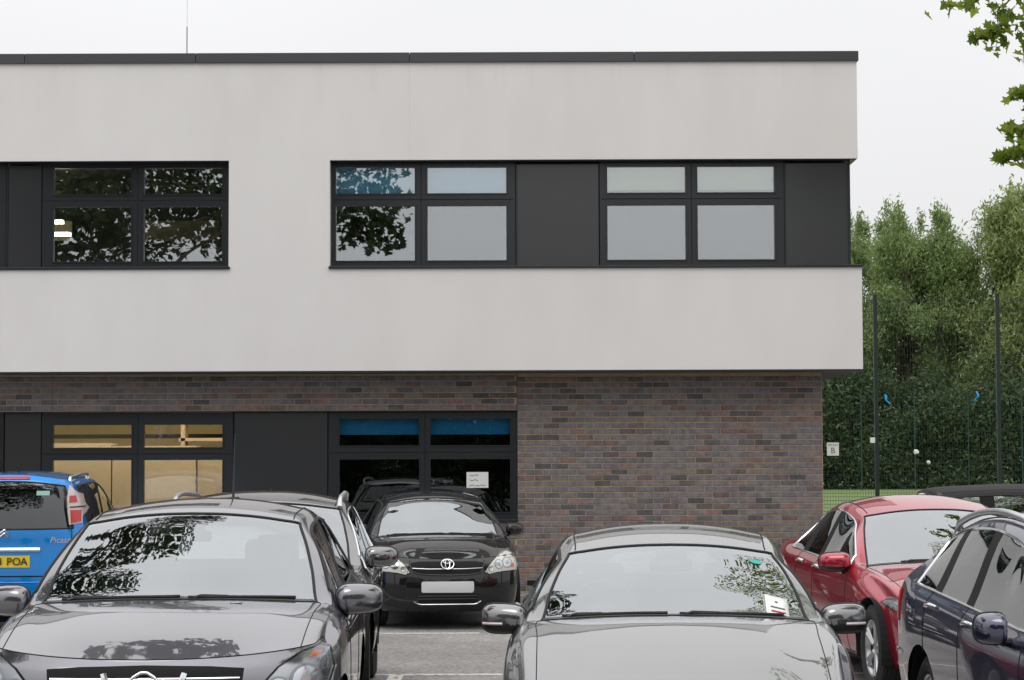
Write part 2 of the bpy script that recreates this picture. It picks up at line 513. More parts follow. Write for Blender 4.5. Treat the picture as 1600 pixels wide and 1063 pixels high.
def box(name, m, parent, x0, x1, y0, y1, z0, z1):
    return MB().box(x0, x1, y0, y1, z0, z1).build(name, m, parent)

def text_mesh(name, s, size, m, parent, mw, extrude=0.002, align='CENTER', shear=0.0, spacing=1.0):
    cu = bpy.data.curves.new(name, 'FONT')
    cu.body = s; cu.size = size; cu.extrude = extrude
    cu.align_x = align; cu.align_y = 'CENTER'; cu.shear = shear; cu.space_character = spacing
    cu.resolution_u = 3
    tmp = bpy.data.objects.new(name, cu); COL.objects.link(tmp)
    dg = bpy.context.evaluated_depsgraph_get()
    me = bpy.data.meshes.new_from_object(tmp.evaluated_get(dg))
    bpy.data.objects.remove(tmp)
    me.materials.clear(); me.materials.append(M(m))
    o = bpy.data.objects.new(name, me); COL.objects.link(o)
    if parent: o.parent = parent
    o.matrix_local = mw
    return o
# ------------------------------------------------------------------ car builder
NS, NR = 8, 5            # samples per section cell and per row cell
def spline(P, n, axis):
    """interpolate control points along an axis with chord-length C1 cubics"""
    P = np.moveaxis(np.asarray(P, float), axis, 0)
    K = P.shape[0]
    d = np.linalg.norm(np.diff(P, axis=0), axis=-1) ** 0.6
    d = np.maximum(d, 1e-3)
    out = []
    m = np.zeros_like(P)
    s = np.diff(P, axis=0) / d[..., None]
    m[0] = s[0]; m[-1] = s[-1]
    for i in range(1, K - 1):
        w0 = d[i][..., None]; w1 = d[i - 1][..., None]
        m[i] = (s[i - 1] * w0 + s[i] * w1) / (w0 + w1)
    for i in range(K - 1):
        for q in range(n):
            t = q / n
            h = d[i][..., None]
            out.append((2 * t**3 - 3 * t**2 + 1) * P[i] + (t**3 - 2 * t**2 + t) * h * m[i]
                       + (-2 * t**3 + 3 * t**2) * P[i + 1] + (t**3 - t**2) * h * m[i + 1])
    out.append(P[-1])
    return np.moveaxis(np.array(out), 0, axis)

XF_F = [1, .955, .88, .75, .53, .27, 0]        # front cap columns for rows 5..11
XF_R = [1, .85, .6, .3, 0]                     # rear cap columns for rows 7..11
WHEELS = {}

def wheel_meshes(r, width, spokes=5, rimr=None):
    key = (round(r, 3), round(width, 3), spokes)
    if key in WHEELS: return WHEELS[key]
    rimr = rimr or r * 0.66
    t = MB()
    h = width / 2
    prof = [(-h * .8, rimr), (-h, rimr + .03), (-h * 1.03, r - .05), (-h * .86, r - .012), (-h * .8, r)]
    for k in range(4):
        a = -h * .8 + (k + .9) * (1.6 * h / 4.9)
        prof += [(a - .006, r), (a - .005, r - .008), (a + .005, r - .008), (a + .006, r)]
    prof += [(h * .8, r), (h * .86, r - .012), (h * 1.03, r - .05), (h, rimr + .03), (h * .8, rimr)]
    t.lathe(prof, 40)
    tm = t.build('tyre', 'tyre', None, 30)
    rm = MB()
    # barrel, lip and spokes; outer face toward +x
    rm.lathe([(-h * .8, rimr), (-h * .7, rimr - .02), (h * .5, rimr - .03), (h * .78, rimr - .012), (h * .84, rimr)], 40)
    rm.lathe([(h * .62, 0.001), (h * .64, .05), (h * .5, .062)], 20)
    for k in range(spokes):
        a = 2 * math.pi * k / spokes
        for da in (-.13, .13):
            p0 = Vector((h * .55, math.cos(a + da * .6) * .045, math.sin(a + da * .6) * .045))
            p1 = Vector((h * .62, math.cos(a + da) * rimr * .55, math.sin(a + da) * rimr * .55))
            p2 = Vector((h * .66, math.cos(a + da * .9) * (rimr - .012), math.sin(a + da * .9) * (rimr - .012)))
            rm.tube([p0, p1, p2], [.022, .018, .024], 6)
    ro = rm.build('rim', 'alloy', None, 30)
    dk = MB().lathe([(-h * .2, .001), (-h * .2, rimr - .04)], 24).build('brake_disc', 'black_plastic', None)
    res = (tm.data, ro.data, dk.data)
    for o in (tm, ro, dk): bpy.data.objects.remove(o)
    WHEELS[key] = res
    return res

class Car:
    pass

def make_car(label, loc, yaw, P):
    """P: measurements in metres, nose at y=0, tail at y=L, x to the car's left, symmetrical about x=0"""
    C = Car(); C.P = P
    g = P.get
    w = P['W'] / 2; L = P['L']; zl = g('zlow', .20)
    Lh = L / 2
    C.w, C.L = w, L
    root = empty('parked_car', (loc[0], loc[1], g('z0', 0.0)), yaw)
    tag(root, label, 'car', 'cars parked in the car park')
    C.root = root
    # ---- control net
    sx = np.array([.84, .94, .985, 1.0, .978, .918])      # side rows 0..5, share of half width
    yc_c, yc_e = P['cowl_y'], P['cowl_y'] + P['cowl_bow']
    zc_c, zc_e = P['cowl_z'], P['cowl_z'] - P.get('cowl_drop', .05)
    yw_c, yw_e = P['top_y'], P['top_y'] + P.get('top_bow', .10)
    zw_c, zw_e = P['top_z'], P['top_z'] - P.get('top_drop', .055)
    x7c, x7r = P['x7c'] * w, P['x7r'] * w
    belt = lambda y: P['belt'][0] + (P['belt'][1] - P['belt'][0]) * max(0, min(1, (y - yc_e) / (L - .5 - yc_e)))
    zmid = g('zmid', .62)
    def side(y, zb, ws=1.0, dz=0.0):
        zz = [zl + dz, zl + .06 + dz, zl + .24, zmid, zb - .075, zb]
        return [[w * ws * sx[k], y, zz[k]] for k in range(6)]
    net = []
    # S0: nose outline
    nose = P['nose']                                       # 6 x (y,z) on the centre line
    zs0 = [zl, zl + .06, zl + .22, .56, P['sh0'] - .07, P['sh0']]
    yf = P['yf']; w0 = g('w0', .95)
    n = g('nose_n', 2.7)
    def capf(xf): return 1 - (1 - xf ** n) ** (1 / n)
    fx = [w * w0 * s for s in (.90, .955, .985, .99, .975, .935)]
    fy = [yf + d for d in (.06, .03, 0, 0, .03, .08)]
    cap = np.zeros((6, 7, 3))
    for k in range(6):
        for c, xf in enumerate(XF_F):
            cap[k, c] = (fx[k] * xf, nose[k][0] + (fy[k] - nose[k][0]) * capf(xf), nose[k][1] + (zs0[k] - nose[k][1]) * xf ** 2)
    S0 = [list(cap[k, 0]) for k in range(6)] + [list(cap[5, c]) for c in range(1, 7)]
    def tops(x7, y7, z7, yc, zc, p=2.2):
        r = []
        for xf in XF_R[1:]:
            r.append([x7 * xf, yc + (y7 - yc) * xf ** 2, zc - (zc - z7) * xf ** p])
        return r
    yb = yc_e - .12
    zf = belt(0) + g('fender_dz', 0.0)
    S3 = side(yb, zf) + [[.885 * w, yc_e - .08, zf + .022], [x7c + .02, yc_e - .05, zc_e + .002]] + tops(x7c + .02, yc_e - .05, zc_e + .002, yc_c - .05, zc_c)
    S4 = side(yc_e + .02, belt(0) + .008) + [[min(.895 * w, x7c + .075), yc_e + .03, zf + .04], [x7c, yc_e, zc_e + .004]] + tops(x7c, yc_e, zc_e + .004, yc_c, zc_c - .006)
    S0, S3, S4 = np.array(S0), np.array(S3), np.array(S4)
    net.append(S0)
    hb = g('hood_bulge', .03)
    for t in (.30, .66):
        S = S0 * (1 - t) + S3 * t
        S[:, 2] += hb * 4 * t * (1 - t) * np.array([0, 0, 0, 0, .6, .9, 1, 1, 1, 1, 1, 1])
        # side rows reach full width quickly behind the bumper corner
        ww = w0 + (1 - w0) * min(1, t * 1.9)
        for k in range(6):
            S[k, 0] = w * ww * sx[k]
        # raised centre panel of the bonnet
        S[9:, 2] += g('hood_dome', .0) * 4 * t * (1 - t)
        net.append(S)
    net += [S3, S4]
    b7 = belt(yw_e)
    S7 = side(yw_e + .02, b7) + [[x7r + .062, yw_e + .05, zw_e - .05], [x7r, yw_e, zw_e]] + tops(x7r, yw_e, zw_e, yw_c, zw_c)
    S7 = np.array(S7)
    for t in (.34, .68):
        S = S4 * (1 - t) + S7 * t
        bow = 4 * t * (1 - t)
        S[6:, 2] += g('ws_bulge', .02) * bow
        S[6:8, 0] += .008 * bow
        for k in range(6): S[k, 2] = side(0, belt(S[5, 1]))[k][2]
        net.append(S)
    net.append(S7)
    for (y, zedge, zcen, xr) in P['roof']:                 # B, C and D stations
        b_ = belt(y)
        net.append(np.array(side(y, b_, g('wsr', 1.0) if y > L * .75 else 1.0)
                            + [[xr * w + .055, y, zedge - .05], [xr * w, y, zedge]] + tops(xr * w, y, zedge, y, zcen)))
    # tail
    tail = P['tail']; tx = P['tail_x']; ty = P['tail_y']; tz = P['tail_z']
    rc = np.zeros((8, 5, 3))
    nr_ = g('tail_n', 3.0)
    for k in range(8):
        for c, xf in enumerate(XF_R):
            rc[k, c] = (tx[k] * w * xf, tail[k][0] + (ty[k] - tail[k][0]) * (1 - (1 - xf ** nr_) ** (1 / nr_)),
                        tail[k][1] + (tz[k] - tail[k][1]) * xf ** 2)
    S11 = [list(rc[k, 0]) for k in range(8)] + [list(rc[7, c]) for c in range(1, 5)]
    net.append(np.array(S11))
    net = np.array(net)                                    # (12, 12, 3)
    nsec = net.shape[0]
    D = spline(spline(net, NS, 0), NR, 1)
    capD = spline(spline(cap, NR, 0), NR, 1)
    rcD = spline(spline(rc, NR, 0), NR, 1)
    Mx = 11 * NR
    full = np.concatenate([D, D[:, -2::-1] * np.array([-1, 1, 1])], 1)
    def mirror_cap(A):
        return np.concatenate([A, A[:, -2::-1] * np.array([-1, 1, 1])], 1)
    cf, cr = mirror_cap(capD), mirror_cap(rcD)
    # stitch the caps to the shell
    q = 5 * NR
    cf[-1] = full[0, q:full.shape[1] - q]
    cf[:, 0] = full[0, :q + 1]; cf[:, -1] = full[0, ::-1][:q + 1]
    q = 7 * NR
    cr[-1] = full[-1, q:full.shape[1] - q]
    cr[:, 0] = full[-1, :q + 1]; cr[:, -1] = full[-1, ::-1][:q + 1]
    for A in (full, cf, cr): A[..., 1] -= Lh
    C.full, C.cf, C.cr, C.Mx = full, cf, cr, Mx
    NI, NC = full.shape[:2]
    # ---- wheel arches cut into the shell
    wr = P['wheel_r']; ywf, ywr = P['axle'][0] - Lh, P['axle'][1] - Lh
    Ra = g('arch_r', wr + .055)
    shell = full.copy()
    dead = np.zeros((NI, NC), bool)
    low = np.zeros(NC, bool); low[:int(4.7 * NR)] = True; low[-int(4.7 * NR):] = True
    for yw in (ywf, ywr):
        dy = shell[..., 1] - yw; dz = shell[..., 2] - wr
        rr = np.sqrt(dy ** 2 + dz ** 2)
        ins = (rr < Ra) & low[None, :]
        dead |= ins
    keep_face = np.ones((NI - 1, NC - 1), bool)
    keep_face = ~(dead[:-1, :-1] & dead[1:, :-1] & dead[:-1, 1:] & dead[1:, 1:])
    for yw in (ywf, ywr):
        dy = shell[..., 1] - yw; dz = shell[..., 2] - wr
        rr = np.maximum(np.sqrt(dy ** 2 + dz ** 2), 1e-5)
        ins = (rr < Ra) & low[None, :]
        sc = np.where(ins, Ra / rr, 1.0)
        shell[..., 1] = yw + dy * sc; shell[..., 2] = wr + dz * sc
    # normals of the uncut shell
    def norms(A):
        du = np.gradient(A, axis=0); dv = np.gradient(A, axis=1)
        nn = np.cross(dv, du)
        return nn / np.maximum(np.linalg.norm(nn, axis=-1, keepdims=True), 1e-9)
    Nf = norms(full)
    # make sure the normals point outwards
    mid = NI // 2
    if Nf[mid, Mx, 2] < 0: Nf = -Nf
    C.Nf = Nf
    Ncf = norms(cf)
    if Ncf[2 * NR, cf.shape[1] // 2, 1] > 0: Ncf = -Ncf
    Ncr = norms(cr)
    if Ncr[2 * NR, cr.shape[1] // 2, 1] < 0: Ncr = -Ncr

    def grid_obj(name, A, Nn, mask, m, parent, off=0.0):
        """mask: (I-1,J-1) faces to keep"""
        I, J = A.shape[:2]
        idx = -np.ones((I, J), int)
        used = np.zeros((I, J), bool)
        used[:-1, :-1] |= mask; used[1:, :-1] |= mask; used[:-1, 1:] |= mask; used[1:, 1:] |= mask
        idx[used] = np.arange(used.sum())
        V = (A + Nn * off)[used]; Nv = Nn[used]
        F = []
        for i, j in zip(*np.nonzero(mask)):
            a, b, c_, d = idx[i, j], idx[i + 1, j], idx[i + 1, j + 1], idx[i, j + 1]
            va, vb, vc = V[a], V[b], V[c_]
            nrm = np.cross(vb - va, vc - va)
            f = (a, b, c_, d)
            if np.dot(nrm, Nv[a] + Nv[c_]) < 0: f = f[::-1]
            F.append(f)
        return obj_from(name, V, F, m, parent, True, Nv)
    C.grid_obj = grid_obj
    S = lambda s: int(round(s * NS))
    Rw = lambda r: int(round(r * NR))
    FM = np.zeros((NI - 1, NC - 1), object); FM[:] = 'body'
    FM[~keep_face] = ''
    def region(s0, s1, r0, r1, nm, both=True):
        i0, i1, j0, j1 = S(s0), S(s1), Rw(r0), Rw(r1)
        sub = FM[i0:i1, j0:j1]; sub[sub != ''] = nm + '+'
        jj0, jj1 = NC - 1 - j1, NC - 1 - j0
        sub = FM[i0:i1, jj0:jj1]; sub[sub != ''] = nm + '-'
    def region_mid(s0, s1, r0, nm):
        i0, i1 = S(s0), S(s1)
        sub = FM[i0:i1, Rw(r0):NC - 1 - Rw(r0)]; sub[sub != ''] = nm
    sA, sB, sC, sD = g('glass_s', (4.45, 8, 9, 9.75))
    region_mid(0, 3, 7, 'bonnet')
    region_mid(4, 7, 7, 'windscreen')
    region(4.0, sB, 1, 5, 'front_door'); region(sB, sC + .1, 1, 5, 'rear_door')
    region(sA, sB - .12, 5, 6, 'front_window')
    region(sB - .12, sB + .13, 5, 6, 'pillar')
    region(sB + .13, sC - .1, 5, 6, 'rear_window')
    if sD > sC + .2:
        region(sC - .1, sC + .12, 5, 6, 'rear_pillar')
        region(sC + .12, sD, 5, 6, 'quarter_window')
    C.S, C.Rw = S, Rw
    pm = P['paint']
    gm = {'windscreen': 'windscreen_glass', 'front_window': 'car_window_glass', 'rear_window': g('rear_glass', 'car_window_glass'),
          'quarter_window': g('rear_glass', 'car_window_glass')}
    C.parts = {}
    lining = np.zeros((NI - 1, NC - 1), bool)
    for key in sorted(set(FM.ravel().tolist())):
        if key == '': continue
        base = key.rstrip('+-')
        mask = (FM == key)
        m = gm.get(base, 'pillar_black' if base.endswith('pillar') else pm)
        o = grid_obj({'body': 'body_shell', 'pillar': 'door_pillar'}.get(base, base), shell, Nf, mask, m, root)
        C.parts[key] = o
        if base in ('body', 'front_door', 'rear_door', 'pillar', 'rear_pillar'): lining |= mask
    lining[:S(3)] = False
    lining[:, :Rw(1)] = False; lining[:, NC - 1 - Rw(1):] = False
    grid_obj('cabin_lining', shell, Nf, lining, g('lining', 'trim_fabric'), root, -.035)
    # front bumper (with grille area) and tail panel
    C.bumper = grid_obj('front_bumper', cf, Ncf, np.ones((cf.shape[0] - 1, cf.shape[1] - 1), bool), pm, root)
    rm = np.ones((cr.shape[0] - 1, cr.shape[1] - 1), bool)
    rw0, rw1, rcm = g('rear_win', (5.2, 6.75, 1.2))
    gmask = np.zeros_like(rm)
    gmask[Rw(rw0):Rw(rw1), int(rcm * NR):-int(rcm * NR)] = True
    grid_obj('tailgate', cr, Ncr, rm & ~gmask, pm, root)
    grid_obj('rear_windscreen', cr, Ncr, gmask, g('rear_glass', 'car_window_glass'), root)
    C.rear_border = [cr[Rw(rw0), j] for j in range(int(rcm * NR), cr.shape[1] - int(rcm * NR))] + \
                    [cr[i, cr.shape[1] - 1 - int(rcm * NR)] for i in range(Rw(rw0), Rw(rw1) + 1)] + \
                    [cr[Rw(rw1), j] for j in range(cr.shape[1] - 1 - int(rcm * NR), int(rcm * NR) - 1, -1)] + \
                    [cr[i, int(rcm * NR)] for i in range(Rw(rw1), Rw(rw0) - 1, -1)]
    # ---- one tree of the whole skin for projecting details
    vs, fs = [], []
    for A in (full, cf, cr):
        b = len(vs); I, J = A.shape[:2]
        vs += [Vector(p) for p in A.reshape(-1, 3)]
        for i in range(I - 1):
            for j in range(J - 1):
                fs.append((b + i * J + j, b + (i + 1) * J + j, b + (i + 1) * J + j + 1, b + i * J + j + 1))
    bvh = BVHTree.FromPolygons(vs, fs)
    C.bvh = bvh
    def hit(a, b, axis, off=0.0, sgn=1):
        if axis == 'front': o_, d = Vector((a, -9, b)), Vector((0, 1, 0))
        elif axis == 'back': o_, d = Vector((a, 9, b)), Vector((0, -1, 0))
        elif axis == 'side': o_, d = Vector((9 * sgn, a, b)), Vector((-sgn, 0, 0))
        else: o_, d = Vector((a, b, 9)), Vector((0, 0, -1))
        p, nn, _, _ = bvh.ray_cast(o_, d)
        if p is None: return None
        if nn.dot(d) > 0: nn = -nn
        return p + nn * off
    C.hit = hit
    def patch(name, pts, axis, off, m, parent=None, sgn=1, sub=6, rings=(1, .8, .55, .3), centre=None):
        """a thin shaped piece lying on the car's skin; pts in the projection plane"""
        K = len(pts); P2 = []
        for i in range(K):
            a, b = pts[i], pts[(i + 1) % K]
            for s_ in range(sub):
                P2.append((a[0] + (b[0] - a[0]) * s_ / sub, a[1] + (b[1] - a[1]) * s_ / sub))
        cx = sum(p[0] for p in P2) / len(P2) if centre is None else centre[0]
        cy = sum(p[1] for p in P2) / len(P2) if centre is None else centre[1]
        V, F = [], []
        n_ = len(P2)
        last = None
        def H(a, b, o_):
            nonlocal last
            p = hit(a, b, axis, o_, sgn)
            if p is None: p = last if last is not None else Vector((0, 0, 0))
            last = p
            return p
        for a, b in P2: V.append(H(a, b, -.012))
        for rg in rings:
            for a, b in P2: V.append(H(cx + (a - cx) * rg, cy + (b - cy) * rg, off))
        V.append(H(cx, cy, off))
        for k in range(len(rings)):
            for i in range(n_):
                i2 = (i + 1) % n_
                F.append((k * n_ + i, k * n_ + i2, (k + 1) * n_ + i2, (k + 1) * n_ + i))
        k = len(rings)
        for i in range(n_): F.append((k * n_ + i, k * n_ + (i + 1) % n_, len(V) - 1))
        # consistent orientation outward
        o = obj_from(name, V, F, m, parent or root, 40)
        bm = bmesh.new(); bm.from_mesh(o.data); bmesh.ops.recalc_face_normals(bm, faces=bm.faces)
        ce = V[-1]; f0 = min(bm.faces, key=lambda f: (f.calc_center_median() - ce).length)
        out = {'front': Vector((0, -1, 0)), 'back': Vector((0, 1, 0)), 'side': Vector((sgn, 0, 0)), 'top': Vector((0, 0, 1))}[axis]
        if f0.normal.dot(out) < 0: bmesh.ops.reverse_faces(bm, faces=bm.faces)
        bm.to_mesh(o.data); bm.free()
        o.data.polygons.foreach_set('use_smooth', [True] * len(o.data.polygons)); o.data.set_sharp_from_angle(angle=R(40))
        return o
    C.patch = patch
    def line(name, pts, axis, r, m, parent=None, sgn=1, sub=6, off=0.0):
        Q = []
        for i in range(len(pts) - 1):
            for s_ in range(sub):
                t = s_ / sub
                Q.append((pts[i][0] * (1 - t) + pts[i + 1][0] * t, pts[i][1] * (1 - t) + pts[i + 1][1] * t))
        Q.append(pts[-1])
        V = [hit(a, b, axis, off, sgn) for a, b in Q]
        V = [v for v in V if v is not None]
        return MB().tube(V, r, 6).build(name, m, parent or root, 50)
    C.line = line
    def gridline(name, s0, s1, r0, r1, sgn, r, m, off=0.0, parent=None):
        """tube along the shell between two net positions (either a section or a row is constant)"""
        i0, i1, j0, j1 = S(s0), S(s1), Rw(r0), Rw(r1)
        if i0 == i1: ij = [(i0, j) for j in range(min(j0, j1), max(j0, j1) + 1)]
        else: ij = [(i, j0) for i in range(min(i0, i1), max(i0, i1) + 1)]
        V = []
        for i, j in ij:
            jj = j if sgn > 0 else NC - 1 - j
            V.append(full[i, jj] + Nf[i, jj] * off)
        return MB().tube(V, r, 6).build(name, m, parent or root, 50)
    C.gridline = gridline
    # ---- seals, seams
    seal = g('seal', 'rubber')
    def rect_loop(i0, i1, j0, j1):
        return [full[i0, j] for j in range(j0, j1)] + [full[i, j1] for i in range(i0, i1)] + \
               [full[i1, j] for j in range(j1, j0, -1)] + [full[i, j0] for i in range(i1, i0, -1)]
    MB().loop(rect_loop(S(4), S(7), Rw(7), NC - 1 - Rw(7)), .0085).build('windscreen_seal', 'rubber', C.parts['windscreen'], 50)
    MB().loop(C.rear_border, .009).build('rear_seal', 'rubber', root, 50)
    for sg in (1, -1):
        e = sD if sD > sC + .2 else sC - .1
        a, b = Rw(5), Rw(6)
        if sg < 0: a, b = NC - 1 - b, NC - 1 - a
        MB().loop(rect_loop(S(sA), S(e), a, b), g('seal_r', .010)).build('window_trim', seal, root, 50)
        for s_, r0, r1 in ((4.0, 1, 5), (sB, 1, 5), (sC + .1, 3.2, 5)):
            gridline('door_seam', s_, s_, r0, r1, sg, .0028, 'gap')
        gridline('bonnet_seam', 0, 3, 7, 7, sg, .0028, 'gap')
        gridline('sill_trim', 3.2, 9.2, 1, 1, sg, .008, 'black_plastic')
        gridline('roof_seam', 7.1, 10, 7.35, 7.35, sg, .004, 'gap')
    MB().tube([full[S(3), j] for j in range(Rw(7), NC - Rw(7))], .0035, 6).build('bonnet_seam', 'gap', root, 50)
    MB().tube(list(cf[-1, int(.1 * NR):-1]), .003, 6).build('bonnet_seam', 'gap', root, 50)
    # cowl strip and wipers
    V, F = [], []
    js = list(range(Rw(7.2), NC - Rw(7.2)))
    for j in js:
        a = full[S(3), j] + np.array([0, .012, .004]); b = full[S(4), j] + np.array([0, .03, .012])
        V += [a, b]
    for k in range(len(js) - 1): F.append((2 * k, 2 * k + 2, 2 * k + 3, 2 * k + 1))
    obj_from('scuttle_panel', V, F, 'black_plastic', root, True)
    for wp in g('wipers', ((.10, .62), (-.50, .10))):
        pts = []
        for k in range(9):
            x = (wp[0] + (wp[1] - wp[0]) * k / 8)
            y = yc_c - Lh + P['cowl_bow'] * (x / x7c) ** 2 + .020 + .012 * k / 8
            p = hit(x, y, 'top', .010)
            pts.append(p)
        o = MB().tube(pts, .009, 6).build('wiper', 'rubber', root, 50)
        MB().tube([hit(wp[0] + (wp[1] - wp[0]) * .05, yc_c - Lh + P['cowl_bow'] * (wp[0] / x7c) ** 2 - .01, 'top', .01), pts[1] + Vector((0, 0, .008)), pts[3] + Vector((0, 0, .006))], [.010, .008, .005], 6).build('wiper_arm', 'black_plastic', o, 50)
    # ---- underbody, arches, wheels
    MB().rbox(-w * .82, w * .82, -Lh + .35, Lh - .35, zl - .02, zl + .05, .02).build('underbody', 'gap', root)
    tw = g('tyre_w', .215)
    td, rd, bd = wheel_meshes(wr, tw, g('spokes', 5))
    for yw in (ywf, ywr):
        for sg in (1, -1):
            V, F = [], []
            xo, xi = w * .975, w - .36
            ang = [math.pi * (-.08 + 1.16 * k / 24) for k in range(25)]
            for a in ang:
                for x in (xo, xi):
                    V.append((sg * x, yw + math.cos(a) * (Ra + .004), wr + math.sin(a) * (Ra + .004)))
            for k in range(24): F.append((2 * k, 2 * k + 1, 2 * k + 3, 2 * k + 2))
            b = len(V)
            V.append((sg * xi, yw, wr))
            for k in range(24): F.append((2 * k + 1, b, 2 * k + 3))
            obj_from('wheel_arch', V, F, 'gap', root)
            wh = empty('wheel', (sg * (w - tw / 2 - .035), yw, wr), 0 if sg > 0 else math.pi)
            wh.parent = root
            obj_mesh('tyre', td, wh); obj_mesh('rim', rd, wh); obj_mesh('brake_disc', bd, wh)
    # ---- cabin: dashboard, steering wheel, seats
    zd = zc_c - .045
    MB().rbox(-x7c * .93, x7c * .93, yc_c - Lh + .16, yc_c - Lh + .62, zd - .28, zd - .02, .05).build('dashboard', 'trim_fabric', root, 40)
    sw = MB()
    cx, cy, cz = -.37, yw_c - Lh - .02, zd + .0
    ring = []
    for k in range(24):
        a = 2 * math.pi * k / 24
        ring.append((cx + .185 * math.cos(a), cy + .185 * math.sin(a) * .35, cz + .185 * math.sin(a) * .93))
    sw.loop(ring, .015, 8)
    sw.rbox(cx - .07, cx + .07, cy - .03, cy + .03, cz - .06, cz + .05, .02)
    sw.tube([ring[0], (cx, cy, cz), ring[12]], .014, 6)
    sw.tube([(cx, cy, cz), (cx, cy - .35, cz - .14)], .035, 8)
    sw.build('steering_wheel', 'black_plastic', root, 40)
    zs = g('seat_z', zd - .52)
    hr = zw_c - g('head_gap', .20)
    for rowy, mats in ((yw_c - Lh + .38, 'seat_fabric'), (yw_c - Lh + 1.22, 'seat_fabric')):
        for x in (-.37, .37):
            st = MB()
            st.rbox(x - .25, x + .25, rowy - .45, rowy + .1, zs, zs + .16, .05)
            b0 = len(st.v)
            st.rbox(x - .24, x + .24, rowy, rowy + .13, zs + .1, hr - .17, .06)
            for k in range(b0, len(st.v)):
                vx, vy, vz = st.v[k]; st.v[k] = (vx * 1.0 if vz < hr - .35 else x + (vx - x) * .85, vy + (vz - zs) * .22, vz)
            so_ = st.build('seat', mats, root, 40)
            hd = MB().rbox(x - .13, x + .13, rowy + .15, rowy + .25, hr - .14, hr + .04, .045)
            for sxx in (-.05, .05): hd.tube([(x + sxx, rowy + .19, hr - .22), (x + sxx, rowy + .2, hr - .1)], .007, 6)
            hd.build('headrest', mats, so_, 40)
    # interior mirror
    p = hit(0, yw_c - Lh - .10, 'top', -.03)
    if p: MB().rbox(-.115, .115, p.y - .015, p.y + .02, p.z - .085, p.z - .025, .015).tube([(0, p.y, p.z - .04), (0, p.y - .02, p.z + .02)], .012, 6).build('rear_view_mirror', 'black_plastic', root, 40)
    # ---- door mirrors
    mi = g('mirror', dict(w=.115, h=.074, d=.085))
    my = yc_e - Lh + g('mirror_y', .17); mz = belt(0) + g('mirror_z', .075)
    for sg in (1, -1):
        mc = Vector((sg * (w + mi['w'] + g('mirror_out', -.09)), my, mz))
        V, F = [], []
        nu, nv = 20, 12
        for a in range(nu):
            th = 2 * math.pi * a / nu
            for b in range(nv + 1):
                ph = (math.pi / 2) * b / nv                      # 0 rim .. pole front
                e = .62
                cs, sn = math.cos(th), math.sin(th)
                cx_ = math.copysign(abs(cs) ** e, cs); cz_ = math.copysign(abs(sn) ** e, sn)
                rr = math.cos(ph) ** .55
                x_ = cx_ * rr * mi['w']; z_ = cz_ * rr * mi['h']
                tap = 1.0 - mi.get('taper', .16) * (x_ / mi['w'] + 1) * .5          # slimmer at the outer end
                V.append((mc.x + sg * x_, mc.y - math.sin(ph) * mi['d'] + .03 + .035 * (x_ / mi['w']), mc.z + z_ * tap - .0))
        for a in range(nu):
            a2 = (a + 1) % nu
            for b in range(nv):
                f = (a * (nv + 1) + b, a2 * (nv + 1) + b, a2 * (nv + 1) + b + 1, a * (nv + 1) + b + 1)
                F.append(f if sg < 0 else f[::-1])
        low_m = mi.get('lower')
        mroot = empty('door_mirror', mc); mroot.parent = root
        V = [tuple(Vector(v) - mc) for v in V]
        if low_m:
            up_f = [f for f in F if sum(V[q][2] for q in f) / 4 > -mi['h'] * .38]
            lo_f = [f for f in F if f not in set(up_f)]
            obj_from('mirror_cap', V, up_f, mi.get('mat', pm), mroot, True)
            obj_from('mirror_base', V, lo_f, low_m, mroot, True)
        else:
            obj_from('mirror_cap', V, F, mi.get('mat', pm), mroot, True)
        rim = [V[a * (nv + 1)] for a in range(nu)]
        gv = [(v[0] * .94, v[1] - .006, v[2] * .94) for v in rim]
        obj_from('mirror_glass', gv, [tuple(range(nu))], 'chrome', mroot)
        MB().loop(rim, .006).build('mirror_rim', 'black_plastic', mroot, 50)
        ax = -sg * (mi['w'] + g('mirror_out', -.09) + .03)
        MB().tube([(-sg * mi['w'] * .3, .0, -mi['h'] * .62), (-sg * mi['w'] * .9, .01, -mi['h'] * .8), (ax, .04, -mi['h'] * .85)], [.028, .026, .03], 8, flat=.8).build('mirror_arm', mi.get('arm', 'black_plastic'), mroot, 50)
        if mi.get('signal'):
            pts = []
            for k in range(9):
                xx = .05 + .85 * k / 8
                th = math.copysign(1, sg)
                zz = -.30; e = .62
                rr = (abs(xx) ** (2 / e) + abs(zz) ** (2 / e)) ** (e / 2)
                ph = math.acos(min(1, rr ** (1 / .55)))
                tap = 1.0 - mi.get('taper', .16) * (xx + 1) * .5
                pts.append((sg * xx * mi['w'], -math.sin(ph) * mi['d'] + .03 + .035 * xx - .003, zz * mi['h'] * tap))
            MB().tube(pts, .008, 6).build('indicator_strip', 'lamp_white', mroot, 50)
    C.mz = mz
    # ---- door handles
    for sg in (1, -1):
        for s_ in (sB - .28, sC - .12 if g('rear_handle', True) else None):
            if s_ is None: continue
            i = S(s_); j = Rw(g('handle_row', 4.1)); jj = j if sg > 0 else NC - 1 - j
            c = full[i, jj]; nn = Nf[i, jj]
            pts = []
            for k in range(7):
                t = k / 6
                yy = c[1] - .10 + .2 * t
                h_ = hit(yy, c[2], 'side', .004 + .03 * math.sin(math.pi * t) ** .5, sg)
                pts.append(h_)
            MB().tube(pts, .013, 8).build('door_handle', g('handle', pm), root, 50)
    return C

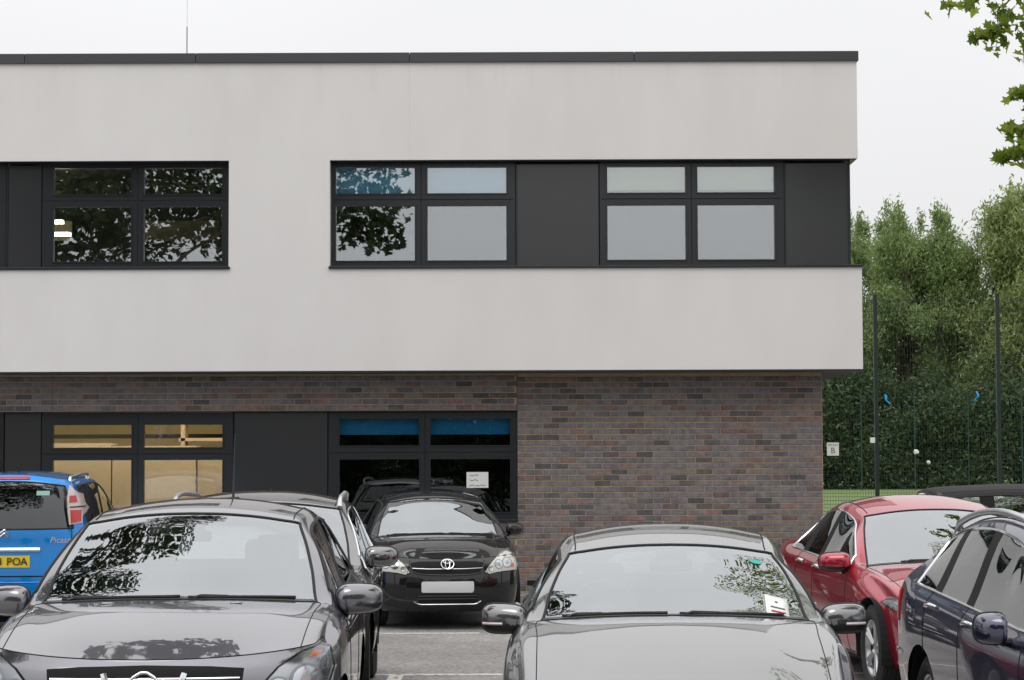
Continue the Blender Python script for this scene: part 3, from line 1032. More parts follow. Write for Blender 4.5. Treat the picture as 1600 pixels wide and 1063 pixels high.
def roof_rails(C, m, s0, s1, row, h=.045, r=.016, foot=.05):
    for sg in (1, -1):
        NC = C.full.shape[1]
        i0, i1, j = C.S(s0), C.S(s1), C.Rw(row)
        jj = j if sg > 0 else NC - 1 - j
        ii = np.linspace(i0, i1, 17).astype(int)
        pts = []
        for k, i in enumerate(ii):
            t = k / 16
            e = min(1, min(t, 1 - t) / .13)
            p = Vector(C.full[i, jj]) + Vector((0, 0, (1 - (1 - e) ** 2) * h - .004))
            pts.append(p)
        MB().tube(pts, [r * 1.25] + [r] * 15 + [r * 1.25], 10).build('roof_rail', m, C.root, 50)

def fin(C, y, x=0.0, h=.05, l=.12, m=None):
    p = C.hit(x, y - C.L / 2, 'top', 0)
    V = []
    for t in np.linspace(0, 1, 7):
        hh = h * (math.sin(math.pi * .5 * t) ** 1.2)
        for sx in (-1, 1): V.append((x + sx * .022 * math.sin(math.pi * min(1, t + .12)) ** .5, p.y - l / 2 + l * t, p.z - .012))
        V.append((x, p.y - l / 2 + l * t + hh * .25, p.z + hh))
    F = []
    for k in range(6):
        a, b = 3 * k, 3 * k + 3
        F += [(a, b, b + 2, a + 2), (b + 1, a + 1, a + 2, b + 2)]
    F.append((18, 19, 20))
    obj_from('roof_aerial', V, F, m or C.P['paint'], C.root, 60)

def whip(C, y, x=0.0, h=.35, rake=.12, r=.005):
    p = C.hit(x, y - C.L / 2, 'top', 0)
    MB().tube([p - Vector((0, 0, .01)), p + Vector((0, .01, .03)), p + Vector((0, rake * .35, h * .33)), p + Vector((0, rake, h))], [r * 3, r * 1.8, r * 1.3, r * .6], 6).build('roof_aerial', 'black_plastic', C.root, 50)

def headlamp(C, pts, bowls, mbase='lamp_bucket', amber=None, lens_off=.012):
    """pts (x,z) outline seen from the front on the +x side; bowls (x,z,r)"""
    for sg in (1, -1):
        P2 = [(sg * a, b) for a, b in pts]
        base = C.patch('headlight', P2, 'front', .004, mbase)
        cxm = sum(p[0] for p in P2) / len(P2); czm = sum(p[1] for p in P2) / len(P2)
        for bx, bz, br in bowls:
            ring = [(sg * bx + br * math.cos(a), bz + br * math.sin(a)) for a in [2 * math.pi * k / 14 for k in range(14)]]
            C.patch('reflector_ring', ring, 'front', .0065, 'lamp_grey', base, sub=1)
            r2 = [(sg * bx + .82 * br * math.cos(a), bz + .82 * br * math.sin(a)) for a in [2 * math.pi * k / 14 for k in range(14)]]
            C.patch('reflector', r2, 'front', .0085, 'chrome', base, sub=1)
            r3 = [(sg * bx + .32 * br * math.cos(a), bz + .32 * br * math.sin(a)) for a in [2 * math.pi * k / 10 for k in range(10)]]
            C.patch('bulb', r3, 'front', .0105, 'lamp_white', base, sub=1)
        if amber:
            C.patch('indicator', [(sg * a, b) for a, b in amber], 'front', .0075, 'lamp_amber', base, sub=3)
        C.patch('lens', P2, 'front', .016, 'lamp_lens', base)
        V = []
        for i in range(len(P2)):
            a, b = P2[i], P2[(i + 1) % len(P2)]
            for s_ in range(5):
                h_ = C.hit(a[0] + (b[0] - a[0]) * s_ / 5, a[1] + (b[1] - a[1]) * s_ / 5, 'front', .004)
                if h_ is not None: V.append(h_)
        MB().loop(V, .005).build('lamp_seal', 'gap', base, 50)
# ------------------------------------------------------------------ ground
def struct(o): o['kind'] = 'structure'; return o
struct(MB().box(-600, 600, -300, 900, -.5, -.012).build('ground', 'grass'))
struct(MB().box(-40, 26, -40, 34, -.2, 0).build('car_park', 'asphalt'))
# raised playing field behind the fence
fv = [(4.6, 35, -.01), (400, 35, -.01), (400, 38.5, .58), (4.6, 38.5, .58), (400, 700, .60), (4.6, 700, .60), (-300, 60, .60), (-300, 700, .60), (4.6, 60, .60), (-300, 56, -.01), (4.6, 56, -.01)]
struct(obj_from('playing_field', fv, [(0, 1, 2, 3), (3, 2, 4, 5), (8, 5, 7, 6), (10, 8, 6, 9)], 'grass'))
# footpath with kerb along the wall
fp = struct(MB().box(-14, 4.9, 27.95, 28.912, 0, .10).build('footpath', 'paving'))
x = -14.0
while x < 4.8:
    x1 = min(x + .905, 4.9)
    MB().rbox(x + .004, x1 - .004, 27.82, 27.946, -.02, .112, .012).build('kerb_stone', 'kerb', fp)
    x += .91
# bay markings
mk = struct(MB().box(-7.0, -.35, 22.92, 23.02, .001, .004).build('bay_line', 'line_paint'))
MB().box(-7.0, 6.0, 18.38, 18.48, .001, .004).build('bay_line', 'line_paint', mk)
for bx in (-3.45, -.98, 1.95, 4.4):
    sh = .0
    MB().box(bx - .06, bx + .06, 13.6, 18.38, .001, .004).build('bay_line', 'line_paint', mk)
for bx in (-3.3, -1.9 - .05, 2.3, 4.75):
    MB().box(bx - .05, bx + .05, 23.02, 27.8, .001, .004).build('bay_line', 'line_paint', mk)

# ------------------------------------------------------------------ the school building
B = empty('school_building', (-4.7, 28.9, 0))
tag(B, 'two-storey building with white rendered upper floor over dark brick ground floor', 'building')
Binv = Matrix.Translation((4.7, -28.9, 0))
def bpart(mb, name, m, parent=None, smooth=None):
    """world-space mesh placed under the building"""
    p = parent or B
    off = Vector((4.7, -28.9, 0))
    mb.v = [(v[0] + 4.7, v[1] - 28.9, v[2]) for v in mb.v]
    return mb.build(name, m, p, smooth)
def bbox(name, m, x0, x1, y0, y1, z0, z1, parent=None):
    return bpart(MB().box(x0, x1, y0, y1, z0, z1), name, m, parent)
XL, YW, YB, BACK = -14.0, 28.4, 28.9, 42.0
ZS, ZW0, ZW1, ZP = 3.0, 4.335, 5.770, 7.065
# white render: two bands, pier and far-left pier
rw = MB()
rw.box(XL, 4.55, YW, YW + .42, ZW1, ZP)
rw.box(XL, 4.585, YW, YW + .42, ZS, ZW0)
rw.box(-3.71, -2.385, YW, YW + .42, ZW0, ZW1)
rw.box(XL, -9.3, YW, YW + .42, ZW0, ZW1)
rw.box(4.13, 4.55, YW + .42, BACK, ZW1, ZP)
rw.box(4.15, 4.585, YW + .42, BACK, ZS, ZW0)
rw.box(4.1, 4.46, 31.2, BACK, ZW0, ZW1)
rwo = bpart(rw, 'render_wall', 'white_render')
for xj in (-1.335,):
    bbox('movement_joint', 'plaster', xj - .004, xj + .004, YW - .0015, YW + .01, ZW1 + .002, ZP - .002, rwo)
# soffit, roof
bbox('soffit_board', 'soffit', XL, 4.56, YW + .02, BACK, ZS - .015, ZS + .02)
bbox('soffit_trim', 'anthracite', XL, 4.585, YW + .004, YW + .03, ZS - .022, ZS)
bbox('window_head_soffit', 'anthracite', -2.38, 4.53, YW + .015, YW + .4, ZW1 - .012, ZW1 + .01)
bbox('window_head_soffit', 'anthracite', -9.29, -3.715, YW + .015, YW + .4, ZW1 - .012, ZW1 + .01)
bbox('roof_deck', 'soffit', XL, 4.5, YW + .05, BACK, ZP - .2, ZP - .05)
edges = [-14, -10.2, -6.4, -4.15, -1.335, 1.62, 4.575]
for a, b in zip(edges[:-1], edges[1:]):
    bpart(MB().rbox(a + .003, b - .003, YW - .035, YW + .5, ZP - .005, ZP + .125, .005), 'coping', 'coping_metal')
bpart(MB().rbox(4.08, 4.574, YW + .505, BACK, ZP - .005, ZP + .125, .005), 'coping', 'coping_metal')
# sills
for a, b in ((-9.3, -3.69), (-2.40, 4.60)):
    bpart(MB().rbox(a, b, YW - .03, YW + .23, ZW0 + .002, ZW0 + .036, .006), 'window_sill', 'anthracite')

def window(x0, x1, z0, z1, y, panes, zt, zb, glassm, name='window'):
    """frame with panes; panes: x ranges, zt / zb: z range of upper / lower panes"""
    w_ = empty(name, (0, 0, 0)); w_.parent = B
    w_.location = (x0 + 4.7, y - 28.9, z0)
    def put(mb, nm, m, sm=None):
        mb.v = [(v[0] - x0, v[1] - y, v[2] - z0) for v in mb.v]
        return mb.build(nm, m, w_, sm)
    fr = MB()
    xs = [x0] + [q for p in panes for q in p] + [x1]
    for k in range(0, len(xs), 2):
        fr.box(xs[k], xs[k + 1], y, y + .07, z0, z1)
    zs = [(z0, zb[0]), (zb[1], zt[0]), (zt[1], z1)]
    for a, b in panes:
        for c, d in zs: fr.box(a, b, y, y + .07, c, d)
    put(fr, 'frame', 'anthracite')
    # sash lips round every pane and thin shadow joints between sashes
    for a, b in panes:
        for c, d in (zt, zb):
            lip = MB()
            e, h = .016, .014
            lip.box(a - e, b + e, y - h, y - .001, c - e, c); lip.box(a - e, b + e, y - h, y - .001, d, d + e)
            lip.box(a - e, a, y - h, y - .001, c, d); lip.box(b, b + e, y - h, y - .001, c, d)
            put(lip, 'glazing_bead', 'anthracite')
            put(MB().box(a - .005, b + .005, y + .035, y + .041, c - .005, d + .005), 'pane', glassm)
    jm = MB()
    zj = (zb[1] + zt[0]) / 2
    jm.box(x0 + .03, x1 - .03, y - .002, y - .0005, zj - .006, zj + .006)
    for k in range(len(panes) - 1):
        xm = (panes[k][1] + panes[k + 1][0]) / 2
        jm.box(xm - .005, xm + .005, y - .002, y - .0005, z0 + .02, zj - .008)
        jm.box(xm - .005, xm + .005, y - .002, y - .0005, zj + .008, z1 - .02)
    put(jm, 'sash_joint', 'gap')
    w_['_o'] = 0
    del w_['_o']
    return w_, put
YU = YW + .20
UZ, LZ = (5.352, 5.70), (4.462, 5.188)
w0, _ = window(-9.15, -6.68, ZW0 + .03, ZW1 - .014, YU, [(-9.0, -7.97), (-7.80, -6.83)], UZ, LZ, 'window_glass')
w1, _ = window(-6.20, -3.712, ZW0 + .03, ZW1 - .014, YU, [(-6.048, -5.025), (-4.856, -3.824)], UZ, LZ, 'window_glass')
w2, put2 = window(-2.383, .05, ZW0 + .03, ZW1 - .014, YU, [(-2.319, -1.279), (-1.11, -.07)], UZ, LZ, 'window_glass')
put2(MB().box(-2.33, -1.27, YU + .10, YU + .112, UZ[0] - .02, UZ[1] + .02), 'roller_blind', 'blind_paleblue')
put2(MB().box(-1.12, -.06, YU + .10, YU + .112, UZ[0] - .02, UZ[1] + .02), 'roller_blind', 'blind_paleblue')
w3, put3 = window(1.165, 3.60, ZW0 + .03, ZW1 - .014, YU, [(1.266, 2.297), (2.458, 3.472)], UZ, LZ, 'window_glass')
for a, b in ((1.255, 2.31), (2.447, 3.483)):
    put3(MB().box(a, b, YU + .10, YU + .112, UZ[0] + .045, UZ[1] + .02), 'roller_blind', 'blind_green')
for a, b in ((-6.665, -6.215), (.068, 1.15), (3.615, 4.46)):
    bbox('cladding_panel', 'panel_grey', a, b, YU + .012, YU + .06, ZW0 + .036, ZW1 - .03)
    bbox('panel_backing', 'gap', a - .03, min(b + .03, 4.39), YU + .0615, YU + .09, ZW0 + .034, ZW1 - .016)
    bbox('panel_trim', 'anthracite', a - .008, a + .012, YU - .004, YU + .011, ZW0 + .036, ZW1 - .03)
bbox('cladding_panel', 'panel_grey', 4.40, 4.458, YU + .062, 31.2, ZW0 + .036, ZW1 - .03)
bbox('corner_trim', 'anthracite', 4.445, 4.475, YU - .012, YU + .011, ZW0 + .036, ZW1 - .013)
# ground floor strip of windows
YG = 29.02
GT, GB = (2.015, 2.315), (1.14, 1.845)
g0, _ = window(-9.2, -6.78, 1.05, 2.478, YG, [(-9.05, -8.0), (-7.84, -6.80 - .03)], GT, GB, 'window_glass_clear')
g1, _ = window(-6.27, -3.72, 1.05, 2.478, YG, [(-6.116, -5.074), (-4.904, -3.862)], GT, GB, 'window_glass_clear')
GT2 = (2.03, 2.385)
g2, putg = window(-2.45, .066, 1.05, 2.478, YG, [(-2.301, -1.242), (-1.089, -.031)], GT2, GB, 'window_glass_clear')
for a, b in ((-2.31, -1.23), (-1.10, -.02)):
    putg(MB().box(a, b, YG + .10, YG + .112, 2.175, 2.42), 'roller_blind', 'blind_blue')
# notice taped to the glass
nt_ = putg(MB().box(-.612, -.322, YG + .024, YG + .031, 1.462, 1.672), 'paper_notice', 'paper')
for k, (a, b, z_) in enumerate(((-.57, -.50, 1.625), (-.49, -.46, 1.63), (-.57, -.46, 1.565), (-.575, -.50, 1.497), (-.49, -.44, 1.49), (-.43, -.36, 1.497))):
    pts = [(a + (b - a) * t, YG + .022, z_ + .008 * math.sin(9 * t + k)) for t in np.linspace(0, 1, 9)]
    putg(MB().tube(pts, .0035, 4), 'handwriting', 'ink')
for a, b in ((-6.765, -6.285), (-3.705, -2.465)):
    bbox('cladding_panel', 'panel_grey', a, b, YG + .012, YG + .06, 1.05, 2.478)
    bbox('panel_backing', 'gap', a - .03, b + .03, YG + .062, YG + .099, 1.04, 2.485)
bpart(MB().rbox(-9.25, .066, YB - .03, YG + .06, 1.010, 1.048, .006), 'window_sill', 'anthracite')
# dark steel angle under the brick band
bbox('lintel', 'anthracite', -9.3, .066, YB + .004, YG + .06, 2.480, 2.492)
# rooms behind the glass
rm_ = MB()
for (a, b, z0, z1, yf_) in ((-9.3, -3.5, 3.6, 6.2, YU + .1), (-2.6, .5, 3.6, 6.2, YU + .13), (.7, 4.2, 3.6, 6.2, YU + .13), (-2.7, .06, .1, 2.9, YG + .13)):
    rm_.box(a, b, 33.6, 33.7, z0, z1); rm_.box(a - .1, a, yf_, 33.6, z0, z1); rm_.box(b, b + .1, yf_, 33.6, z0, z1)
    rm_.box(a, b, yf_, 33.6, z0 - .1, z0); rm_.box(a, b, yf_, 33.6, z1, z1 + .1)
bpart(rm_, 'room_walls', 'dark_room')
bbox('room_board', 'yellow_wall', -5.60, -4.46, 33.0, 33.05, 5.20, 5.50)
bbox('room_board', 'yellow_wall', -7.4, -6.70, 33.0, 33.05, 5.20, 5.50)
lm = emit('lamp_tube', (1.0, .93, .72), 9.0)
for (xa, xb, yy, zz) in ((-6.75, -6.45, 31.6, 5.13), (-6.95, -6.70, 32.3, 5.39), (-8.6, -7.4, 31.6, 5.13)):
    bbox('ceiling_light', 'lamp_tube', xa, xb, yy, yy + .12, zz, zz + .05)
# warm lit classroom on the ground floor
lr = MB()
a, b = -9.4, -3.3
lr.box(a, b, 32.4, 32.5, .1, 2.9); lr.box(a - .1, a, YG + .1, 32.4, .1, 2.9); lr.box(b, b + .1, YG + .1, 32.4, .1, 2.9)
lr.box(a, b, YG + .1, 32.4, 0, .1); lr.box(a, b, YG + .1, 32.4, 2.9, 3.0)
bpart(lr, 'room_walls', 'yellow_wall')
for (xa, xb, yy, z0, z1) in ((-9.2, -6.95, 30.6, .1, 2.02), (-6.9, -5.6, 30.4, .1, 2.09), (-5.58, -4.42, 30.4, .1, 2.05), (-4.40, -3.55, 30.45, .1, 2.02)):
    bbox('cupboard', 'beech_board', xa, xb, yy, yy + .5, z0, z1)
sh = MB()
for z_ in (2.12, 2.36): sh.box(-4.75, -3.5, 31.0, 31.3, z_, z_ + .045)
sh.box(-4.72, -4.66, 31.0, 31.3, 2.05, 2.36); sh.box(-3.6, -3.55, 31.0, 31.3, 2.05, 2.36)
bpart(sh, 'shelf', 'beech_board')
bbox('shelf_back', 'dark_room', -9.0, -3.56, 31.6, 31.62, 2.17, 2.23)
emit('classroom_lamp', (1.0, .88, .68), 4.6)
for xa in (-8.4, -6.6, -5.0):
    bbox('ceiling_light', 'classroom_lamp', xa, xa + 1.5, 29.4, 30.3, 2.84, 2.89)
# back of the block so that it stands as a solid
bbox('rear_wall', 'white_render', XL, 4.5, BACK - .02, BACK + .2, 0, ZP - .06)
bbox('side_wall', 'mortar', XL - .1, XL, YB, BACK, 0, ZP - .06)

# ------------------------------------------------------------------ brickwork
bwall = MB()
bwall.box(.07, 4.118, YB + .007, YB + .30, 0.0, ZS - .018)
bwall.box(XL, .066, YB + .007, YB + .115, 2.494, ZS - .018)
bwall.box(XL, .066, YB + .012, YB + .115, 0.0, 1.008)
bwall.box(XL, -9.31, YB + .012, YB + .115, 1.008, 2.494)
bwall.box(3.9, 4.118, YB + .30, BACK - .03, 0.0, ZS - .018)
bw = bpart(bwall, 'brick_wall', 'mortar')
BL, BH, GX, GZ = .215, .065, .225, .0767
bm_ = MB().rbox(-BL / 2, BL / 2, 0, .05, 0, BH, .0035)
# light bevel: one-segment chamfer keeps each brick cheap
bmx = bmesh.new(); bmesh.ops.create_cube(bmx, size=1)
for v in bmx.verts: v.co = Vector((v.co.x * BL, (v.co.y + .5) * .05, (v.co.z + .5) * BH))
bmesh.ops.bevel(bmx, geom=list(bmx.edges), offset=.003, segments=1, affect='EDGES')
bme = bpy.data.meshes.new('brick'); bmx.to_mesh(bme); bmx.free(); bme.materials.append(MATS['brick_single'])
half = bme.copy()
for v in half.vertices: v.co.x *= .476
singles, rest = [], []
r2 = random.Random(3)
def courses(x0, x1, z0, z1, y, visible):
    n = int(round((z1 - z0) / GZ))
    for c in range(n):
        z = z0 + c * GZ + .006
        sh = (0, .5, .25, .75, .5, 0, .75, .25)[c % 8] * GX if False else (.5 * GX if c % 2 else 0)
        x = x0 - sh
        while x < x1 - .02:
            a, b = max(x, x0), min(x + GX, x1)
            if b - a > .06:
                rest_or = (a, b - .010, y + r2.uniform(-.002, .002), z)
                (singles if visible(a, b, z) else rest).append(rest_or)
            x += GX
courses(.072, 4.118, 0.02, ZS - .04, YB, lambda a, b, z: 1.05 < z < 2.35 and b - a > .2 and a > .12)
courses(-9.3, .066, 2.496, ZS - .04, YB, lambda a, b, z: False)
courses(-9.3, .066, .02, 1.0, YB, lambda a, b, z: False)
while len(singles) > 298: rest.append(singles.pop(r2.randrange(len(singles))))
for (a, b, y, z) in singles:
    o = obj_mesh('brick', bme, bw)
    o.location = ((a + b) / 2 + 4.7, y - 28.9, z)
V0 = [v.co.copy() for v in bme.vertices]; F0 = [tuple(p.vertices) for p in bme.polygons]
rb = MB()
for (a, b, y, z) in rest:
    if -6.115 < a < -6.10: continue
    s = (b - a) / BL
    rb.add([(v.x * s + (a + b) / 2, v.y + y, v.z + z) for v in V0], F0)
# return of the wall round the corner
for c in range(int(3 / GZ) - 1):
    y = YB + .10 + (GX / 2 if c % 2 else 0)
    while y < 33:
        rb.box(4.112, 4.128, y, y + BL, .026 + c * GZ, .026 + c * GZ + BH); y += GX
rbo = bpart(rb, 'brickwork', 'brick_many', bw)
rbo['kind'] = 'stuff'
bbox('air_brick', 'gap', .19, .405, YB - .004, YB + .008, .178, .243)
bbox('movement_joint', 'soffit', -6.112, -6.102, YB - .003, YB + .005, 2.50, ZS - .03)
bbox('movement_joint', 'soffit', .060, .070, YB - .003, YB + .005, 2.50, ZS - .03)

# thin mast on the roof
ms = empty('roof_mast', (-4.54, 30.2, ZP - .05))
tag(ms, 'thin grey mast standing on the roof above the left windows', 'mast')
MB().tube([(0, 0, 0), (0, 0, .9)], .007, 8).build('pole', 'coping_metal', ms)
MB().tube([(0, 0, .9), (0, 0, 2.6)], .0035, 6).build('rod', 'satin_metal', ms)
MB().box(-.15, .15, -.15, .15, -.001, .05).build('base_plate', 'coping_metal', ms)

# ------------------------------------------------------------------ sports fence and far fence
FY, FZ = 40.0, .58
def fence(name, label, x0, n, step, y, top, r, mpost, mwire, dense, hstep=.2):
    f = empty(name, (x0, y, FZ)); tag(f, label, 'fence')
    for k in range(n + 1):
        MB().box(k * step - r, k * step + r, -r, r, -.1, top - FZ).build('post', mpost, f)
    for k in range(n):
        mb = MB()
        a, b = k * step + r, (k + 1) * step - r
        h = top - FZ - .04
        if dense:
            x = a
            while x < b:
                mb.box(x - .0022, x + .0022, -.012, -.008, 0, h); x += .05
        z = .05
        while z < h:
            mb.box(a, b, -.016, -.0125, z - .0035, z + .0035)
            mb.box(a, b, -.0075, -.004, z - .0035, z + .0035)
            z += (.067 if z < 1.35 and dense else hstep)
        mb.build('wire_panel', mwire, f)
    return f
fence('sports_fence', 'tall dark green wire mesh fence beside the building, the nearer of two', 4.44, 5, 2.25, FY, 4.88, .036, 'fence_green', 'fence_green', True)
fence('sports_fence', 'far teal wire fence in front of the trees, behind the nearer fence', 13.56, 9, 2.46, 100.0, 5.22, .022, 'fence_teal', 'fence_teal', False, .6)
# things on the near fence
sg_ = empty('pitch_sign', (5.88, FY - .03, 2.04)); tag(sg_, 'small white square sign reading PITCH B on the wire fence', 'sign')
MB().rbox(-.11, .11, -.004, .004, -.12, .12, .003).build('sign_board', 'sign_white', sg_)
FRONT = Matrix.Rotation(R(90), 4, 'X')
text_mesh('sign_lettering', 'PITCH', .062, 'ink', sg_, Matrix.Translation((0, -.006, .072)) @ FRONT, .001)
text_mesh('sign_lettering', 'B', .15, 'ink', sg_, Matrix.Translation((0, -.006, -.03)) @ FRONT, .001)
bxo = MB().rbox(-.045, .045, -.02, .02, -.05, .05, .006).build('fence_box', 'sign_white')
bxo.location = (6.61, FY - .03, 2.20); tag(bxo, 'small white box fixed beside the first tall fence post', 'box')
def blob(name, r, m, loc, seed):
    bm = bmesh.new(); bmesh.ops.create_icosphere(bm, subdivisions=2, radius=r)
    rr = random.Random(seed)
    for v in bm.verts: v.co *= rr.uniform(.75, 1.15)
    me = bpy.data.meshes.new(name); bm.to_mesh(me); bm.free(); me.materials.append(M(m))
    o = obj_mesh(name, me); o.location = loc
    return o
tag(blob('white_ball', .05, 'sign_white', (7.395, FY - .07, 1.98), 1), 'small white ball caught in the wire between the two tall posts', 'ball')
tag(blob('litter_scrap', .038, 'paper', (7.62, FY - .07, 1.79), 2), 'pale scrap of litter caught in the wire right of the white ball', 'litter')
for (x_, z_, lab, sd_) in ((6.83, 2.95, 'blue ribbon tied to the wire just right of the first tall post', 1), (8.55, 3.0, 'blue ribbon tied to the wire just left of the second tall post', 5)):
    V, F = [], []
    rr = random.Random(sd_)
    for k in range(9):
        cx_ = .022 * math.sin(k * .8 + sd_) + (.012 * k if sd_ == 1 else -.004 * k)
        V += [(cx_ - .022, -.03 + .01 * math.sin(k), .09 - .022 * k), (cx_ + .022, -.02 + .015 * math.cos(k), .085 - .022 * k)]
    for k in range(8): F.append((2 * k, 2 * k + 1, 2 * k + 3, 2 * k + 2))
    o = obj_from('ribbon', V, F, 'ribbon_blue', None, True)
    o.location = (x_, FY - .02, z_)
    md = o.modifiers.new('t', 'SOLIDIFY'); md.thickness = .004
    tag(o, lab, 'ribbon')

# ------------------------------------------------------------------ trees
def leaf_cloud(name, blobs, n, lw, ll, droop, m, seed, parent=None, shell=.5, keep=None, jit=.10):
    g_ = np.random.default_rng(seed)
    c = np.array([b[:3] for b in blobs]); r = np.array([b[3:6] if len(b) > 5 else (b[3],) * 3 for b in blobs])
    wt = r.prod(1) ** .75; wt /= wt.sum()
    k = g_.choice(len(c), n, p=wt)
    d = g_.normal(size=(n, 3)); d /= np.linalg.norm(d, axis=1, keepdims=True)
    rad = shell + (1 - shell) * g_.random(n) ** .7 + g_.normal(size=n) * jit
    p = c[k] + d * rad[:, None] * r[k]
    if keep is not None:
        kk = keep(p); p = p[kk]; n = len(p)
    a = g_.normal(size=(n, 3)); a /= np.linalg.norm(a, axis=1, keepdims=True)
    a[:, 2] -= droop
    a /= np.linalg.norm(a, axis=1, keepdims=True)
    b = np.cross(a, g_.normal(size=(n, 3))); b /= np.maximum(np.linalg.norm(b, axis=1, keepdims=True), 1e-6)
    s = g_.uniform(.65, 1.35, (n, 1))
    up = np.cross(a, b) * (lw * .18) * s
    V = np.stack([p - a * ll / 2 * s, p + b * lw / 2 * s + up, p + a * ll / 2 * s, p - b * lw / 2 * s + up], 1).reshape(-1, 3)
    me = bpy.data.meshes.new(name)
    me.vertices.add(4 * n); me.vertices.foreach_set('co', V.ravel())
    me.loops.add(4 * n); me.loops.foreach_set('vertex_index', np.arange(4 * n))
    me.polygons.add(n); me.polygons.foreach_set('loop_start', np.arange(0, 4 * n, 4)); me.polygons.foreach_set('loop_total', np.full(n, 4))
    me.materials.append(M(m)); me.update(calc_edges=True); me.validate()
    return me

def trunk_mesh(name, h, r, ends, seed, lean=(0, 0), y0=0):
    rr = random.Random(seed)
    mb = MB()
    top = Vector((lean[0], lean[1], h))
    pts = [Vector((0, 0, -.1)), Vector((lean[0] * .25 + rr.uniform(-.1, .1), lean[1] * .25, h * .3)), Vector((lean[0] * .6, lean[1] * .6 + rr.uniform(-.1, .1), h * .65)), top]
    mb.tube(pts, [r * 1.25, r, r * .75, r * .4], 9)
    for e in ends:
        e = Vector(e)
        t = rr.uniform(.35, .95)
        s = pts[0].lerp(pts[3], t) * 1.0
        s = pts[1].lerp(pts[2], (t - .3) / .35) if t < .65 else pts[2].lerp(pts[3], (t - .65) / .35)
        mid = s.lerp(e, .5) + Vector((rr.uniform(-.3, .3), rr.uniform(-.3, .3), rr.uniform(.1, .5)))
        mb.tube([s, mid, e], [r * .36, r * .22, r * .07], 6)
    me = bpy.data.meshes.new(name)
    me.from_pydata(mb.v, [], mb.f); me.materials.append(MATS['bark']); me.update()
    me.polygons.foreach_set('use_smooth', [True] * len(me.polygons))
    return me

def willow(seed, h, wd, n, m):
    g_ = np.random.default_rng(seed)
    blobs = []
    for k in range(64):
        z = h * (.08 + .86 * g_.random() ** .85)
        prof = math.sin(math.pi * min(1, (z / h) * .78 + .18)) ** .7
        a = g_.random() * 6.283; q = wd * prof * g_.random() ** .5 * .92
        rr_ = g_.uniform(.6, 1.4) * (1.2 - .5 * z / h)
        blobs.append((q * math.cos(a), q * math.sin(a), z, rr_, rr_, rr_ * 1.25))
    for k in range(16):      # feathery tops
        a = g_.random() * 6.283; q = wd * .5 * g_.random() ** .6
        z = h * g_.uniform(.90, 1.04) - q * .35
        blobs.append((q * math.cos(a), q * math.sin(a), z, .34, .34, .75))
    cm = leaf_cloud('crown', blobs, n, .075, .25, .9, m, seed, shell=.15, jit=.24)
    tm = trunk_mesh('trunk', h * .8, .22, [b[:3] for b in blobs[:30]], seed)
    return cm, tm
kinds = [willow(11, 12.5, 4.4, 88000, 'leaf_willow'), willow(12, 14.5, 4.8, 98000, 'leaf_willow'), willow(13, 13.0, 4.4, 88000, 'leaf_willow_yellow'), willow(14, 7.0, 3.6, 36000, 'leaf_dark')]
def tree(kind, x, y, z, s, rz, label, group=None, sz=1.0):
    t = empty('willow_tree' if kind < 3 else 'bushy_tree', (x, y, z), rz); t.scale = (s, s, s * sz)
    tag(t, label, 'tree', group)
    obj_mesh('crown', kinds[kind][0], t); obj_mesh('trunk', kinds[kind][1], t)
    return t
GRP = 'trees beyond the playing field'
tree(0, 15.5, 112, .6, .92, .3, 'pale green willow partly hidden by the building corner', GRP)
tree(1, 20.6, 113, .6, .98, 1.2, 'middle willow with the rounded top between the two tall fence posts', GRP)
tree(2, 26.6, 111, .6, 1.17, 2.4, 'tallest yellowish willow at the right edge behind the fence', GRP)
tree(0, 23.6, 119, .6, 1.0, 4.0, 'willow standing further back between the middle and tallest willows', GRP)
tree(1, 11.5, 118, .6, .9, 5.1, 'willow standing behind the building, only its crown edge showing', GRP)
tree(2, 31.5, 114, .6, 1.08, .9, 'yellowish willow just beyond the right edge of the view', GRP)
tree(1, 17.4, 118, .6, 1.0, 2.0, 'willow at the back just right of the building corner', GRP)
tree(1, 23.8, 112.5, .6, .86, 3.3, 'lower willow filling the gap left of the tallest willow', GRP)
tree(0, 14.2, 110.5, .6, .84, 2.9, 'low willow nearest the building corner', GRP)
tree(0, 36.5, 116, .6, 1.1, 3.0, 'willow well to the right of the field', GRP)
# dark undergrowth at the foot of the trees
ub = [(x_, 107 + rng.uniform(-1.6, 1.6), .6 + rng.uniform(.2, 5.2), rng.uniform(.9, 1.7)) for x_ in np.linspace(9, 38, 190)]
um = leaf_cloud('undergrowth', ub, 150000, .10, .26, .6, 'leaf_dark', 21, shell=.2)
uo = obj_mesh('undergrowth', um); tag(uo, 'dark leafy undergrowth along the far side of the field', 'undergrowth', kind='stuff')

# trees round the car park, behind and beside the viewpoint; windows and windscreens mirror them
for k, (x_, y_, s_, lab) in enumerate(((-21, -15, .95, 'bushy tree far left behind the viewpoint'), (-15.5, -13, 1.0, 'second bushy tree from the left behind the viewpoint'),
                                       (-9.5, -14, .92, 'bushy tree left of centre behind the viewpoint'), (-3.5, -13, .98, 'bushy tree close behind the viewpoint'),
                                       (2.5, -14.5, .9, 'bushy tree right of centre behind the viewpoint'), (8.5, -13.5, .96, 'second bushy tree from the right behind the viewpoint'),
                                       (15, -14, 1.0, 'bushy tree far right behind the viewpoint'))):
    tree(3, x_, y_, 0, s_, k * 1.3, lab, 'trees behind the viewpoint')

